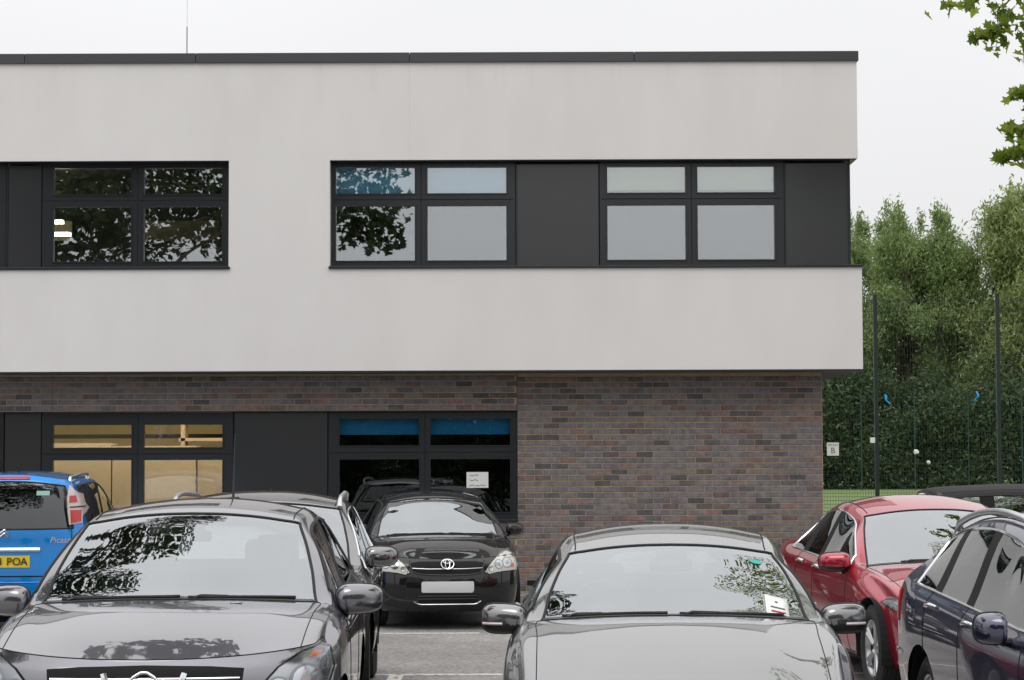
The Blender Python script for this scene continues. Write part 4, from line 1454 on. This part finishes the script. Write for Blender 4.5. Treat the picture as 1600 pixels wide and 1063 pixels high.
LEAF = [(0, -.5), (.10, -.30), (.42, -.34), (.30, -.10), (.52, .12), (.24, .16), (.16, .34), (0, .56), (-.16, .34), (-.24, .16), (-.52, .12), (-.30, -.10), (-.42, -.34), (-.10, -.30)]
def lobed_leaves(pos, size, seed, flat=.6):
    """plane-tree leaves: lobed outlines, folded along the midrib, hanging at all angles"""
    g_ = np.random.default_rng(seed)
    V, F = [], []
    for p in pos:
        s = size * g_.uniform(.6, 1.25)
        q = g_.normal(size=3); q[2] = abs(q[2]) * (1 + flat); nrm = Vector(q).normalized()
        t = nrm.cross(Vector(g_.normal(size=3))).normalized(); b = nrm.cross(t)
        t = (t + Vector((0, 0, -.5))).normalized(); b = nrm.cross(t).normalized()
        base = len(V)
        for (u, v) in LEAF:
            V.append(Vector(p) + b * (u * s) + t * (v * s) + nrm * (abs(u) * s * .35))
        V.append(Vector(p) + t * (.02 * s))
        for k in range(len(LEAF)): F.append((base + k, base + (k + 1) % len(LEAF), base + len(LEAF)))
    return V, F
def plane_tree(name, label, x, y, h, crown, n, size, seed, ends, sprigs=(), lm='leaf_plane'):
    t = empty(name, (x, y, 0)); tag(t, label, 'tree')
    g_ = np.random.default_rng(seed)
    P_ = []
    for (cx, cy, cz, r) in crown:
        k = int(n * r ** 2 / sum(q[3] ** 2 for q in crown))
        d = g_.normal(size=(k, 3)); d /= np.linalg.norm(d, axis=1, keepdims=True)
        rad = r * (.35 + .65 * g_.random(k) ** .6)
        P_ += list(np.array([cx - x, cy - y, cz]) + d * rad[:, None] * np.array([1, 1, .8]))
    V, F = lobed_leaves(P_, size, seed)
    obj_from('crown', V, F, lm, t)
    me = trunk_mesh('trunk', h, .2, [(c[0] - x, c[1] - y, c[2]) for c in crown], seed)
    obj_mesh('trunk', me, t)
    for k, (pts, rad, nl, spread) in enumerate(sprigs):
        pts = [Vector(p) - Vector((x, y, 0)) for p in pts]
        b = MB().tube(pts, [rad * (1 - .8 * i / (len(pts) - 1)) for i in range(len(pts))], 6)
        LP = []
        for i in range(nl):
            u = (.15 + .85 * g_.random()) * (len(pts) - 1); j = min(int(u), len(pts) - 2)
            a = pts[j].lerp(pts[j + 1], u - j)
            e = a + Vector((g_.normal() * spread, g_.normal() * spread, -abs(g_.normal()) * spread * .7 + .03))
            if i % 3 == 0: b.tube([a, a.lerp(e, .5) + Vector((0, 0, .02)), e], [rad * .25, rad * .18, rad * .08], 4)
            LP.append(e)
        b.build('branch', 'bark', t)
        V, F = lobed_leaves(LP, size * .95, seed + k + 1)
        obj_from('foliage', V, F, 'leaf_plane', t)
    return t
Q = 22 / 24
def q_(x_, z_, y_=22.0): return (x_ * Q, y_, 1.75 + (z_ - 1.75) * Q)
plane_tree('plane_tree', 'leafy plane tree whose branches hang into the top right corner', 9.6, 19.5, 9.5,
           [(8.6, 19.5, 11, 2.4), (6.9, 17.5, 9.9, 1.9), (8.4, 16, 10, 2.2), (6.0, 15.4, 9.3, 1.6), (9.5, 21.8, 9.6, 2.0), (7.6, 14.0, 9.0, 1.7), (10.6, 18, 9, 2.2), (7.3, 20.4, 9.6, 1.5), (5.2, 13.6, 8.9, 1.2), (6.2, 21.4, 10.2, 1.6), (5.6, 19.4, 10.8, 1.5), (6.6, 16.6, 11, 1.6), (5.2, 21.0, 10.4, 1.5), (4.6, 20.0, 11.2, 1.4), (5.4, 22.4, 9.8, 1.2)], 10500, .13, 41, [],
           [([(9.4, 20, 7.4), (7.6, 21.2, 8.0), (6.2, 21.8, 7.6), q_(5.75, 7.15), q_(5.3, 6.95), q_(4.86, 6.84)], .03, 120, .085),
            ([q_(5.75, 7.15), q_(5.5, 6.85), q_(5.42, 6.6), q_(5.40, 6.36)], .012, 60, .075),
            ([q_(5.42, 6.6), q_(5.25, 6.5), q_(5.16, 6.46)], .008, 22, .05),
            ([q_(5.9, 7.1), q_(5.75, 6.75), q_(5.72, 6.5), q_(5.70, 6.2)], .012, 34, .06),
            ([(9.4, 20, 6.6), (7.4, 21.4, 6.6), (6.0, 21.9, 6.1), q_(5.95, 5.85), q_(5.72, 5.55), q_(5.62, 5.25), q_(5.58, 5.1)], .022, 125, .085),
            ([q_(5.80, 5.95), q_(5.68, 5.9), q_(5.58, 5.78)], .008, 22, .05),
            ([q_(5.72, 5.5), q_(5.55, 5.48), q_(5.46, 5.42)], .007, 14, .045),
            ([q_(5.66, 5.25), q_(5.50, 5.18), q_(5.40, 5.12)], .007, 20, .05)])
plane_tree('leafy_tree', 'leafy tree with shade-darkened leaf colour left of the cars, mirrored in the upper left windows', -9.3, 13.6, 9.0,
           [(-7.0, 13.6, 9.6, 2.2), (-5.5, 14.2, 8.6, 1.35), (-7.4, 14.8, 7.2, 1.6), (-8.8, 12.9, 8.4, 2.2), (-5.8, 12.6, 7.4, 1.5), (-9.4, 15.2, 7.2, 1.8), (-7.6, 12.4, 6.6, 1.2), (-10.5, 13.0, 7.6, 2.0), (-5.6, 14.9, 6.5, 1.0), (-4.8, 15.8, 7.0, 1.0), (-8.6, 14.2, 6.2, 1.1), (-2.6, 17.0, 6.5, .8), (-2.7, 17.2, 7.5, .95), (-3.3, 16.6, 8.5, 1.0), (-4.0, 16.2, 7.4, 1.1), (-2.55, 17.0, 6.05, .55), (-3.15, 16.8, 6.3, .7)], 13500, .155, 51, [], (), 'leaf_shaded')
plane_tree('plane_tree', 'leafy plane tree beside the navy car, mirrored in the windscreens', 10.6, 12.2, 9.5,
           [(6.3, 12.2, 10.1, 1.7), (7.6, 11.4, 10.1, 1.9), (6.8, 10.2, 10.4, 1.7), (5.6, 11.2, 10.3, 1.2), (8.6, 13, 10.4, 2.0), (6.6, 13.9, 10.6, 1.6), (9.6, 11.4, 9.2, 2.0), (10.6, 13, 10.5, 2.2), (7.9, 9.4, 9.8, 1.5)], 15000, .15, 61, [], (), 'leaf_shaded')
# ------------------------------------------------------------------ the parked cars
def hatch_tail(L, z_roof, zb, roof_x=.62, fast=.0, zmid=.66):
    return dict(tail=[(L - .12, .30), (L - .03, .36), (L, .50), (L, zmid), (L - .03, zb - .10), (L - .07, zb + .01), (L - .27 - fast, z_roof - .07), (L - .36 - fast, z_roof)],
                tail_x=[.84, .92, .955, .96, .94, .905, roof_x + .055, roof_x],
                tail_y=[L - .33, L - .29, L - .27, L - .27, L - .29, L - .32, L - .42 - fast, L - .46 - fast],
                tail_z=[.30, .36, .50, zmid, zb - .06, zb + .015, z_roof - .12, z_roof - .06])

# 1 -- grey crossover, front left
P = dict(L=4.31, W=1.78, paint='paint_grey', yf=.60, sh0=.915, w0=.95,
         nose=[(.12, .20), (.05, .27), (.0, .42), (.0, .60), (.015, .80), (.07, .868)],
         cowl_y=1.24, cowl_bow=.20, cowl_z=1.075, cowl_drop=.035, top_y=2.02, top_z=1.495, top_bow=.11, top_drop=.06,
         x7c=.80, x7r=.655, belt=(1.0, 1.10), hood_bulge=.028, hood_dome=.012, zmid=.66,
         roof=[(2.72, 1.49, 1.565, .66), (3.40, 1.48, 1.555, .65), (3.88, 1.43, 1.505, .635)],
         axle=(.88, 3.51), wheel_r=.335, mirror=dict(w=.125, h=.085, d=.10, taper=.12), mirror_z=.05, mirror_out=-.085,
         wipers=((.06, .60), (-.60, .02)), **hatch_tail(4.31, 1.47, 1.08))
C1 = make_car('dark grey crossover at the front left with round badge and large clear headlights', (-1.765, 12.13), R(2.2), P)
headlamp(C1, [(.515, .69), (.60, .655), (.73, .66), (.815, .71), (.835, .79), (.815, .875), (.775, .905), (.70, .885), (.60, .825), (.54, .76)],
         [(.72, .765, .07), (.60, .735, .05)], amber=[(.735, .858), (.785, .865), (.78, .882), (.745, .878)])
gr = C1.patch('grille', [(-.45, .828), (-.3, .838), (0, .844), (.3, .838), (.45, .828), (.44, .74), (.36, .66), (-.36, .66), (-.44, .74)], 'front', .003, 'gap')
for z_ in (.785, .745, .705):
    C1.line('grille_bar', [(-.43, z_), (.43, z_)], 'front', .005, 'chrome' if z_ > .78 else 'black_plastic', gr, off=.008)
for sg in (1, -1):
    C1.line('grille_strut', [(sg * .185, .805), (sg * .13, .66)], 'front', .016, 'chrome', gr, off=.010)
ring = [C1.hit(.075 * math.cos(a), .735 + .072 * math.sin(a), 'front', .02) for a in [2 * math.pi * k / 28 for k in range(28)]]
MB().loop(ring, .008, 8).build('badge', 'chrome', gr, 50)
C1.line('badge_bar', [(-.085, .735), (.085, .735)], 'front', .009, 'chrome', gr, off=.02)
C1.patch('lower_grille', [(-.55, .40), (.55, .40), (.50, .27), (-.50, .27)], 'front', .003, 'gap')
for x_ in (-.45, .45):
    p = C1.hit(x_ * .72, C1.P['cowl_y'] - C1.L / 2 - .16, 'top', 0)
    MB().rbox(p.x - .03, p.x + .03, p.y - .02, p.y + .02, p.z - .01, p.z + .008, .006).build('washer_jet', 'paint_grey', C1.root, 40)
whip(C1, 3.62, .08, .42, .10)

# 2 -- gunmetal hatchback, front centre right
P = dict(L=4.33, W=1.765, paint='paint_gunmetal', yf=.62, sh0=.72, w0=.94,
         nose=[(.12, .18), (.05, .25), (.0, .38), (.0, .52), (.02, .64), (.10, .725)],
         cowl_y=1.42, cowl_bow=.22, cowl_z=.985, cowl_drop=.045, top_y=2.22, top_z=1.315, top_bow=.10, top_drop=.055,
         x7c=.785, x7r=.635, belt=(.905, 1.0), hood_bulge=.030, hood_dome=.016, zmid=.58,
         roof=[(2.80, 1.335, 1.405, .645), (3.45, 1.325, 1.395, .635), (3.90, 1.27, 1.335, .615)],
         axle=(.80, 3.49), wheel_r=.32, spokes=5,
         mirror=dict(w=.122, h=.074, d=.085, taper=-.10, lower='black_plastic', arm='black_plastic', signal=True), mirror_z=.035, mirror_out=-.105,
         wipers=((.02, .56), (-.58, -.04)), **hatch_tail(4.33, 1.31, 1.0))
C2 = make_car('gunmetal hatchback at the front with white paper permit behind its windscreen', (.865, 11.95), R(-2.4), P)
headlamp(C2, [(.42, .60), (.56, .575), (.72, .60), (.80, .66), (.76, .705), (.62, .685), (.48, .65)], [(.55, .635, .045), (.67, .65, .045)])
for sg in (1, -1):
    C2.patch('kidney_grille', [(sg * .03, .67), (sg * .25, .665), (sg * .24, .56), (sg * .05, .55)], 'front', .006, 'gap')
    NCc = C2.full.shape[1]
C2.patch('lower_grille', [(-.5, .36), (.5, .36), (.45, .23), (-.45, .23)], 'front', .003, 'gap')
fin(C2, 3.62, .0, .055, .13)

def ws_point(C, x, t, off):
    """point just behind the windscreen: x across, t from base to top"""
    yc = C.P['cowl_y'] - C.L / 2; yt = C.P['top_y'] - C.L / 2
    return C.hit(x, yc + .02 + (yt - yc) * t + .12 * (x / C.w) ** 2, 'top', off)

def ws_card(C, name, m, x0, x1, t0, t1, off=-.014):
    V = []
    for t in np.linspace(t0, t1, 4):
        for x in np.linspace(x0, x1, 4): V.append(ws_point(C, x, t, off))
    F = [(4 * i + j, 4 * i + j + 1, 4 * i + j + 5, 4 * i + j + 4) for i in range(3) for j in range(3)]
    o = obj_from(name, V, F, m, C.root, True)
    sm = o.modifiers.new('thickness', 'SOLIDIFY'); sm.thickness = .002
    return o
# outside the glass so that it reads as bright as in the photograph
pm_ = ws_card(C2, 'parking_permit', 'paper', .475, .595, .10, .34, .004)
for k, (t_, m_) in enumerate(((.275, 'ink'), (.215, 'ink'), (.165, 'ink_red'), (.125, 'ink'))):
    V = [ws_point(C2, x, t_, .007) for x in np.linspace(.50 if k else .525, .575 if k else .54, 5)]
    MB().tube(V, .004 if k != 2 else .006, 4).build('printed_line', m_, pm_, 50)
ring = []
p0 = ws_point(C2, .475, .80, .004)
st = [ws_point(C2, .455 + .034 * math.cos(a), .80 + .035 * math.sin(a), .004) for a in [2 * math.pi * k / 18 for k in range(18)]]
obj_from('round_sticker', [tuple(v) for v in st], [tuple(range(18))], 'teal_sticker', C2.root)
# darker sensor housing at the top of the screen
for CC in (C1, C2):
    ws_card(CC, 'sensor_housing', 'black_plastic', -.085, .085, .66, .985, -.012)

# 3 -- black estate behind the grey crossover
P = dict(L=4.62, W=1.86, paint='paint_black_gloss', yf=.60, sh0=.85, w0=.95,
         nose=[(.12, .20), (.05, .27), (.0, .42), (.0, .58), (.03, .74), (.10, .83)],
         cowl_y=1.36, cowl_bow=.22, cowl_z=1.06, cowl_drop=.04, top_y=2.14, top_z=1.475, top_bow=.10, top_drop=.055,
         x7c=.80, x7r=.69, belt=(.99, 1.07), hood_bulge=.03, zmid=.64,
         roof=[(2.85, 1.48, 1.555, .70), (3.55, 1.475, 1.55, .69), (4.15, 1.43, 1.50, .67)],
         axle=(.92, 3.68), wheel_r=.345, mirror=dict(w=.12, h=.078, d=.09, taper=.10), mirror_z=.09, mirror_out=-.08,
         seal='chrome', **hatch_tail(4.62, 1.46, 1.06, .66))
C3 = make_car('black estate car with silver roof rails, parked behind the grey crossover', (-1.975, 16.85), R(2.4), P)
roof_rails(C3, 'satin_metal', 7.12, 10.4, 7.0, .055, .019)
headlamp(C3, [(.50, .66), (.62, .645), (.80, .70), (.82, .80), (.70, .83), (.56, .76)], [(.70, .74, .06)])
C3.patch('grille', [(-.4, .78), (.4, .78), (.34, .62), (-.34, .62)], 'front', .004, 'gap')
fin(C3, 3.9, .0, .045, .1)

# 4 -- black hatchback by the wall
P = dict(L=4.18, W=1.71, paint='paint_black', yf=.52, sh0=.80, w0=.955,
         nose=[(.12, .19), (.04, .26), (.0, .40), (.0, .53), (.03, .665), (.11, .755)],
         cowl_y=1.16, cowl_bow=.20, cowl_z=.985, cowl_drop=.035, top_y=1.80, top_z=1.385, top_bow=.10, top_drop=.055,
         x7c=.805, x7r=.635, belt=(.93, 1.02), hood_bulge=.030, hood_dome=.02, zmid=.6,
         roof=[(2.60, 1.395, 1.475, .645), (3.25, 1.385, 1.465, .635), (3.78, 1.33, 1.40, .62)],
         axle=(.84, 3.44), wheel_r=.315, mirror=dict(w=.098, h=.07, d=.085, taper=.06), mirror_z=.10, mirror_out=-.06,
         wipers=((.05, .62), (-.58, .05)), **hatch_tail(4.18, 1.38, 1.0))
C4 = make_car('black hatchback with oval chrome badge and blank plate, by the ground floor window', (-.925, 25.45), R(6.3), P)
headlamp(C4, [(.395, .615), (.45, .590), (.53, .608), (.62, .618), (.755, .626), (.775, .70), (.75, .80), (.67, .828), (.56, .79), (.46, .70)],
         [(.56, .695, .050), (.655, .71, .058), (.47, .648, .03)], mbase='lamp_pearl', amber=[(.69, .66), (.735, .66), (.735, .70), (.70, .70)])
gr = C4.patch('grille', [(-.40, .715), (-.30, .73), (.30, .73), (.40, .715), (.35, .615), (.25, .60), (-.25, .60), (-.35, .615)], 'front', .003, 'gap')
C4.line('grille_bar', [(-.38, .66), (-.2, .652), (.2, .652), (.38, .66)], 'front', .0045, 'satin_metal', gr, off=.004)
C4.line('grille_surround', [(-.41, .72), (-.36, .61), (-.25, .59), (0, .582), (.25, .59), (.36, .61), (.41, .72)], 'front', .008, 'paint_black', gr, off=.004)
bd = MB()
def ell(cx, cz, a, b, n=28):
    return [C4.hit(cx + a * math.cos(t), cz + b * math.sin(t), 'front', .022) for t in [2 * math.pi * k / n for k in range(n)]]
bd.loop(ell(0, .692, .068, .047), .0062)
bd.loop(ell(0, .692, .024, .044), .0055)
bd.loop(ell(0, .717, .044, .020), .0055)
bd.build('badge', 'chrome', gr, 50)
C4.patch('number_plate', [(-.27, .52), (.27, .52), (.28, .505), (.28, .42), (.26, .402), (-.27, .405), (-.28, .42), (-.28, .505)], 'front', .012, 'plate_blank', sub=3)
lg = C4.patch('lower_grille', [(-.34, .385), (.34, .385), (.30, .275), (-.30, .275)], 'front', .003, 'gap')
C4.line('grille_lip', [(-.36, .31), (-.32, .285), (-.28, .278), (.28, .278), (.32, .285), (.36, .31)], 'front', .006, 'satin_metal', lg, off=.006)
for z_ in (.365, .335): C4.line('grille_bar', [(-.32, z_), (.32, z_)], 'front', .006, 'black_plastic', lg, off=.004)
for sg in (1, -1):
    C4.line('bonnet_crease', [(sg * .40, .74), (sg * .43, .60)], 'front', .005, 'gap')
    C4.gridline('bonnet_crease', .05, 2.8, 8.0, 8.0, sg, .008, 'paint_black', -.003, C4.parts['bonnet'])
whip(C4, 2.05, .38, .10, .05, .003)
MB().rbox(*(lambda p: (p.x - .05, p.x + .05, p.y - .02, p.y + .02, p.z - .012, p.z + .006))(C4.hit(-.2, 2.05 - C4.L / 2, 'top', 0)), .004).build('roof_vent', 'black_plastic', C4.root)

# 5 -- red saloon on the right
P = dict(L=4.83, W=1.86, paint='paint_red', yf=.66, sh0=.74, w0=.93,
         nose=[(.12, .18), (.05, .25), (.0, .38), (.0, .52), (.03, .65), (.12, .745)],
         cowl_y=1.34, cowl_bow=.26, cowl_z=.985, cowl_drop=.05, top_y=2.22, top_z=1.375, top_bow=.12, top_drop=.06,
         x7c=.80, x7r=.62, belt=(.92, 1.03), hood_bulge=.035, hood_dome=.014, zmid=.6, fender_dz=.0,
         roof=[(2.85, 1.41, 1.49, .63), (3.55, 1.36, 1.44, .61), (4.15, 1.20, 1.275, .60)],
         tail=[(4.71, .30), (4.80, .36), (4.83, .5), (4.83, .66), (4.80, .85), (4.72, 1.03), (4.70, 1.045), (4.66, 1.06)],
         tail_x=[.84, .92, .95, .95, .93, .88, .80, .70], tail_y=[4.5, 4.54, 4.56, 4.56, 4.52, 4.46, 4.50, 4.52],
         tail_z=[.30, .36, .5, .66, .88, 1.03, 1.045, 1.05],
         axle=(.95, 3.69), wheel_r=.335, arch_r=.39, mirror=dict(w=.125, h=.085, d=.10, taper=.18, lower='black_plastic'), mirror_z=.045, mirror_out=-.09,
         seal='chrome', seal_r=.009, glass_s=(4.5, 7.85, 8.75, 9.55), rear_win=(5.2, 6.0, 2.0), handle='chrome')
C5 = make_car('red saloon on the right with chrome window surrounds', (3.52, 18.45), R(5.0), P)
headlamp(C5, [(.50, .60), (.64, .575), (.80, .62), (.85, .70), (.80, .735), (.64, .69)], [(.68, .645, .05)], mbase='lamp_bucket')
C5.patch('grille', [(-.4, .68), (.4, .68), (.34, .54), (-.34, .54)], 'front', .004, 'gap')

# 6 -- navy estate at the right edge
P = dict(L=4.5, W=1.815, paint='paint_navy', yf=.60, sh0=.80, w0=.94,
         nose=[(.12, .19), (.05, .26), (.0, .40), (.0, .54), (.04, .68), (.14, .79)],
         cowl_y=1.12, cowl_bow=.28, cowl_z=1.02, cowl_drop=.05, top_y=1.98, top_z=1.42, top_bow=.12, top_drop=.06,
         x7c=.80, x7r=.655, belt=(.915, 1.05), hood_bulge=.03, zmid=.60,
         roof=[(2.62, 1.435, 1.51, .66), (3.35, 1.42, 1.50, .65), (3.90, 1.33, 1.41, .63)],
         axle=(.90, 3.50), wheel_r=.32, arch_r=.385, mirror=dict(w=.075, h=.085, d=.11, taper=.15), mirror_z=.02, mirror_out=.0,
         seal='chrome', seal_r=.009, glass_s=(4.4, 7.95, 9.0, 9.85), handle='chrome', mirror_y=.22,
         **hatch_tail(4.5, 1.38, 1.05, .62, .12))
C6 = make_car('dark navy estate at the right edge with silver roof rails and chrome door strip', (3.33, 11.55), R(2.5), P)
roof_rails(C6, 'satin_metal', 7.15, 10.3, 7.05, .05, .02)
for sg in (1, -1):
    C6.line('door_strip', [(-.95, .44), (.55, .48), (.98, .50)], 'side', .010, 'chrome', sgn=sg, sub=10, off=.004)
    C6.patch('fuel_flap' if sg < 0 else 'rear_badge', [(1.42, .86), (1.58, .86), (1.58, .99), (1.42, .99)], 'side', .002, 'paint_navy', sgn=sg)
    C6.patch('tail_light', [(1.90, .80), (2.00, .82), (1.96, .98), (1.86, 1.0)], 'side', .008, 'lamp_red', sgn=sg)
    C6.line('bumper_trim', [(1.80, .62), (2.0, .62)], 'side', .014, 'chrome', sgn=sg, off=.004)
headlamp(C6, [(.50, .62), (.64, .60), (.80, .66), (.82, .78), (.66, .74)], [(.68, .67, .05)])

# 7 -- bright blue people carrier, seen from behind
Lb = 4.08
P = dict(L=Lb, W=1.72, paint='paint_blue', yf=.50, sh0=.90, w0=.95,
         nose=[(.12, .20), (.05, .27), (.0, .42), (.0, .58), (.03, .76), (.12, .88)],
         cowl_y=.98, cowl_bow=.22, cowl_z=1.10, cowl_drop=.04, top_y=1.72, top_z=1.63, top_bow=.10, top_drop=.06,
         x7c=.82, x7r=.675, belt=(1.02, 1.10), hood_bulge=.03, zmid=.66,
         roof=[(2.40, 1.635, 1.71, .69), (3.05, 1.63, 1.715, .69), (3.62, 1.605, 1.69, .68)],
         tail=[(Lb - .09, .28), (Lb - .02, .34), (Lb, .48), (Lb - .01, .64), (Lb - .05, .95), (Lb - .07, 1.13), (Lb - .20, 1.61), (Lb - .26, 1.68)],
         tail_x=[.88, .95, .97, .97, .93, .885, .745, .69], tail_y=[Lb - .30, Lb - .27, Lb - .25, Lb - .25, Lb - .27, Lb - .29, Lb - .36, Lb - .40],
         tail_z=[.28, .34, .48, .64, .97, 1.14, 1.55, 1.615], tail_n=3.2,
         axle=(.80, 3.34), wheel_r=.32, rear_win=(5.05, 6.0, .9), rear_glass='privacy_glass', mirror=dict(w=.11, h=.09, d=.09, taper=.1),
         glass_s=(4.4, 8, 9.0, 9.9), seal_r=.009, wipers=((.05, .6), (-.55, .05)))
C7 = make_car('bright blue people carrier at the left edge, its rear and yellow plate facing out', (-5.19, 23.98), R(182), P)
roof_rails(C7, 'satin_metal', 8.3, 10.15, 7.0, .05, .018)
for sg in (1, -1):
    tl = C7.patch('tail_light', [(sg * .635, 1.17), (sg * .738, 1.19), (sg * .728, 1.31), (sg * .68, 1.48), (sg * .60, 1.57), (sg * .595, 1.45), (sg * .612, 1.30)], 'back', .012, 'lamp_white')
    C7.patch('lamp_red_lens', [(sg * .645, 1.185), (sg * .726, 1.20), (sg * .716, 1.315), (sg * .632, 1.315)], 'back', .018, 'lamp_red', tl)
    C7.patch('lamp_red_lens', [(sg * .617, 1.39), (sg * .678, 1.395), (sg * .66, 1.46), (sg * .612, 1.46)], 'back', .018, 'lamp_red', tl)
    C7.line('lamp_divider', [(sg * .625, 1.345), (sg * .715, 1.35)], 'back', .006, 'gap', tl, off=.018)
C7.patch('brake_light', [(-.22, 1.63), (.22, 1.63), (.22, 1.655), (-.22, 1.655)], 'back', .01, 'lamp_red', sub=3)
C7.patch('plate_recess', [(-.36, .91), (.36, .91), (.36, .70), (-.36, .70)], 'back', .003, 'paint_blue', sub=4)
C7.line('tailgate_handle', [(-.36, .925), (.36, .925)], 'back', .022, 'chrome', off=.012)
C7.patch('number_plate', [(-.262, .865), (.262, .865), (.262, .748), (-.262, .748)], 'back', .014, 'plate_yellow', sub=4)
pb = C7.hit(0, .806, 'back', .017)
FACE_BACK = Matrix.Rotation(R(180), 4, 'Z') @ Matrix.Rotation(R(90), 4, 'X')
for ch, x_ in (('3', .035), ('P', -.06), ('O', -.132), ('A', -.207)):
    text_mesh('plate_character', ch, .108, 'ink_black', C7.root, Matrix.Translation((x_, pb.y + .006, .806)) @ FACE_BACK, .003)
pb = C7.hit(-.62, 1.02, 'back', .006)
text_mesh('model_lettering', 'Picasso', .085, 'lamp_white', C7.root, Matrix.Translation((-.575, pb.y + .004, 1.02)) @ Matrix.Rotation(R(8), 4, 'Z') @ FACE_BACK, .003, 'CENTER', .25)
for dz in (0, .035):
    C7.line('badge_chevron', [(-.05, 1.05 + dz), (0, 1.09 + dz), (.05, 1.05 + dz)], 'back', .009, 'chrome', off=.008)
C7.line('bumper_crease', [(-.80, .66), (.80, .66)], 'back', .008, 'gap')
C7.line('bumper_crease', [(-.78, .60), (.78, .60)], 'back', .006, 'paint_blue', off=.004)
C7.line('tailgate_seam', [(-.69, .68), (-.66, 1.12), (-.60, 1.52)], 'back', .005, 'gap')
C7.line('tailgate_seam', [(.69, .68), (.66, 1.12), (.60, 1.52)], 'back', .005, 'gap')
C7.patch('window_sticker', [(-.30, 1.515), (-.43, 1.515), (-.43, 1.47), (-.30, 1.47)], 'back', .003, 'sticker_pale', sub=3)
whip(C7, 3.3, .0, .07, .02, .006)

# 8 -- black-topped hatchback standing crosswise behind the red saloon
P = dict(L=4.3, W=1.76, paint='soft_top', yf=.55, sh0=.80, w0=.95,
         nose=[(.12, .19), (.05, .26), (.0, .40), (.0, .54), (.04, .68), (.12, .77)],
         cowl_y=1.2, cowl_bow=.22, cowl_z=1.0, cowl_drop=.05, top_y=1.98, top_z=1.43, top_bow=.1, top_drop=.05,
         x7c=.80, x7r=.66, belt=(.93, 1.0), hood_bulge=.03,
         roof=[(2.65, 1.44, 1.515, .67), (3.35, 1.44, 1.51, .66), (3.92, 1.39, 1.46, .64)],
         axle=(.86, 3.45), wheel_r=.32, **hatch_tail(4.3, 1.44, 1.0))
C8 = make_car('black-roofed car standing crosswise behind the red saloon', (6.62, 25.6), R(90), P)
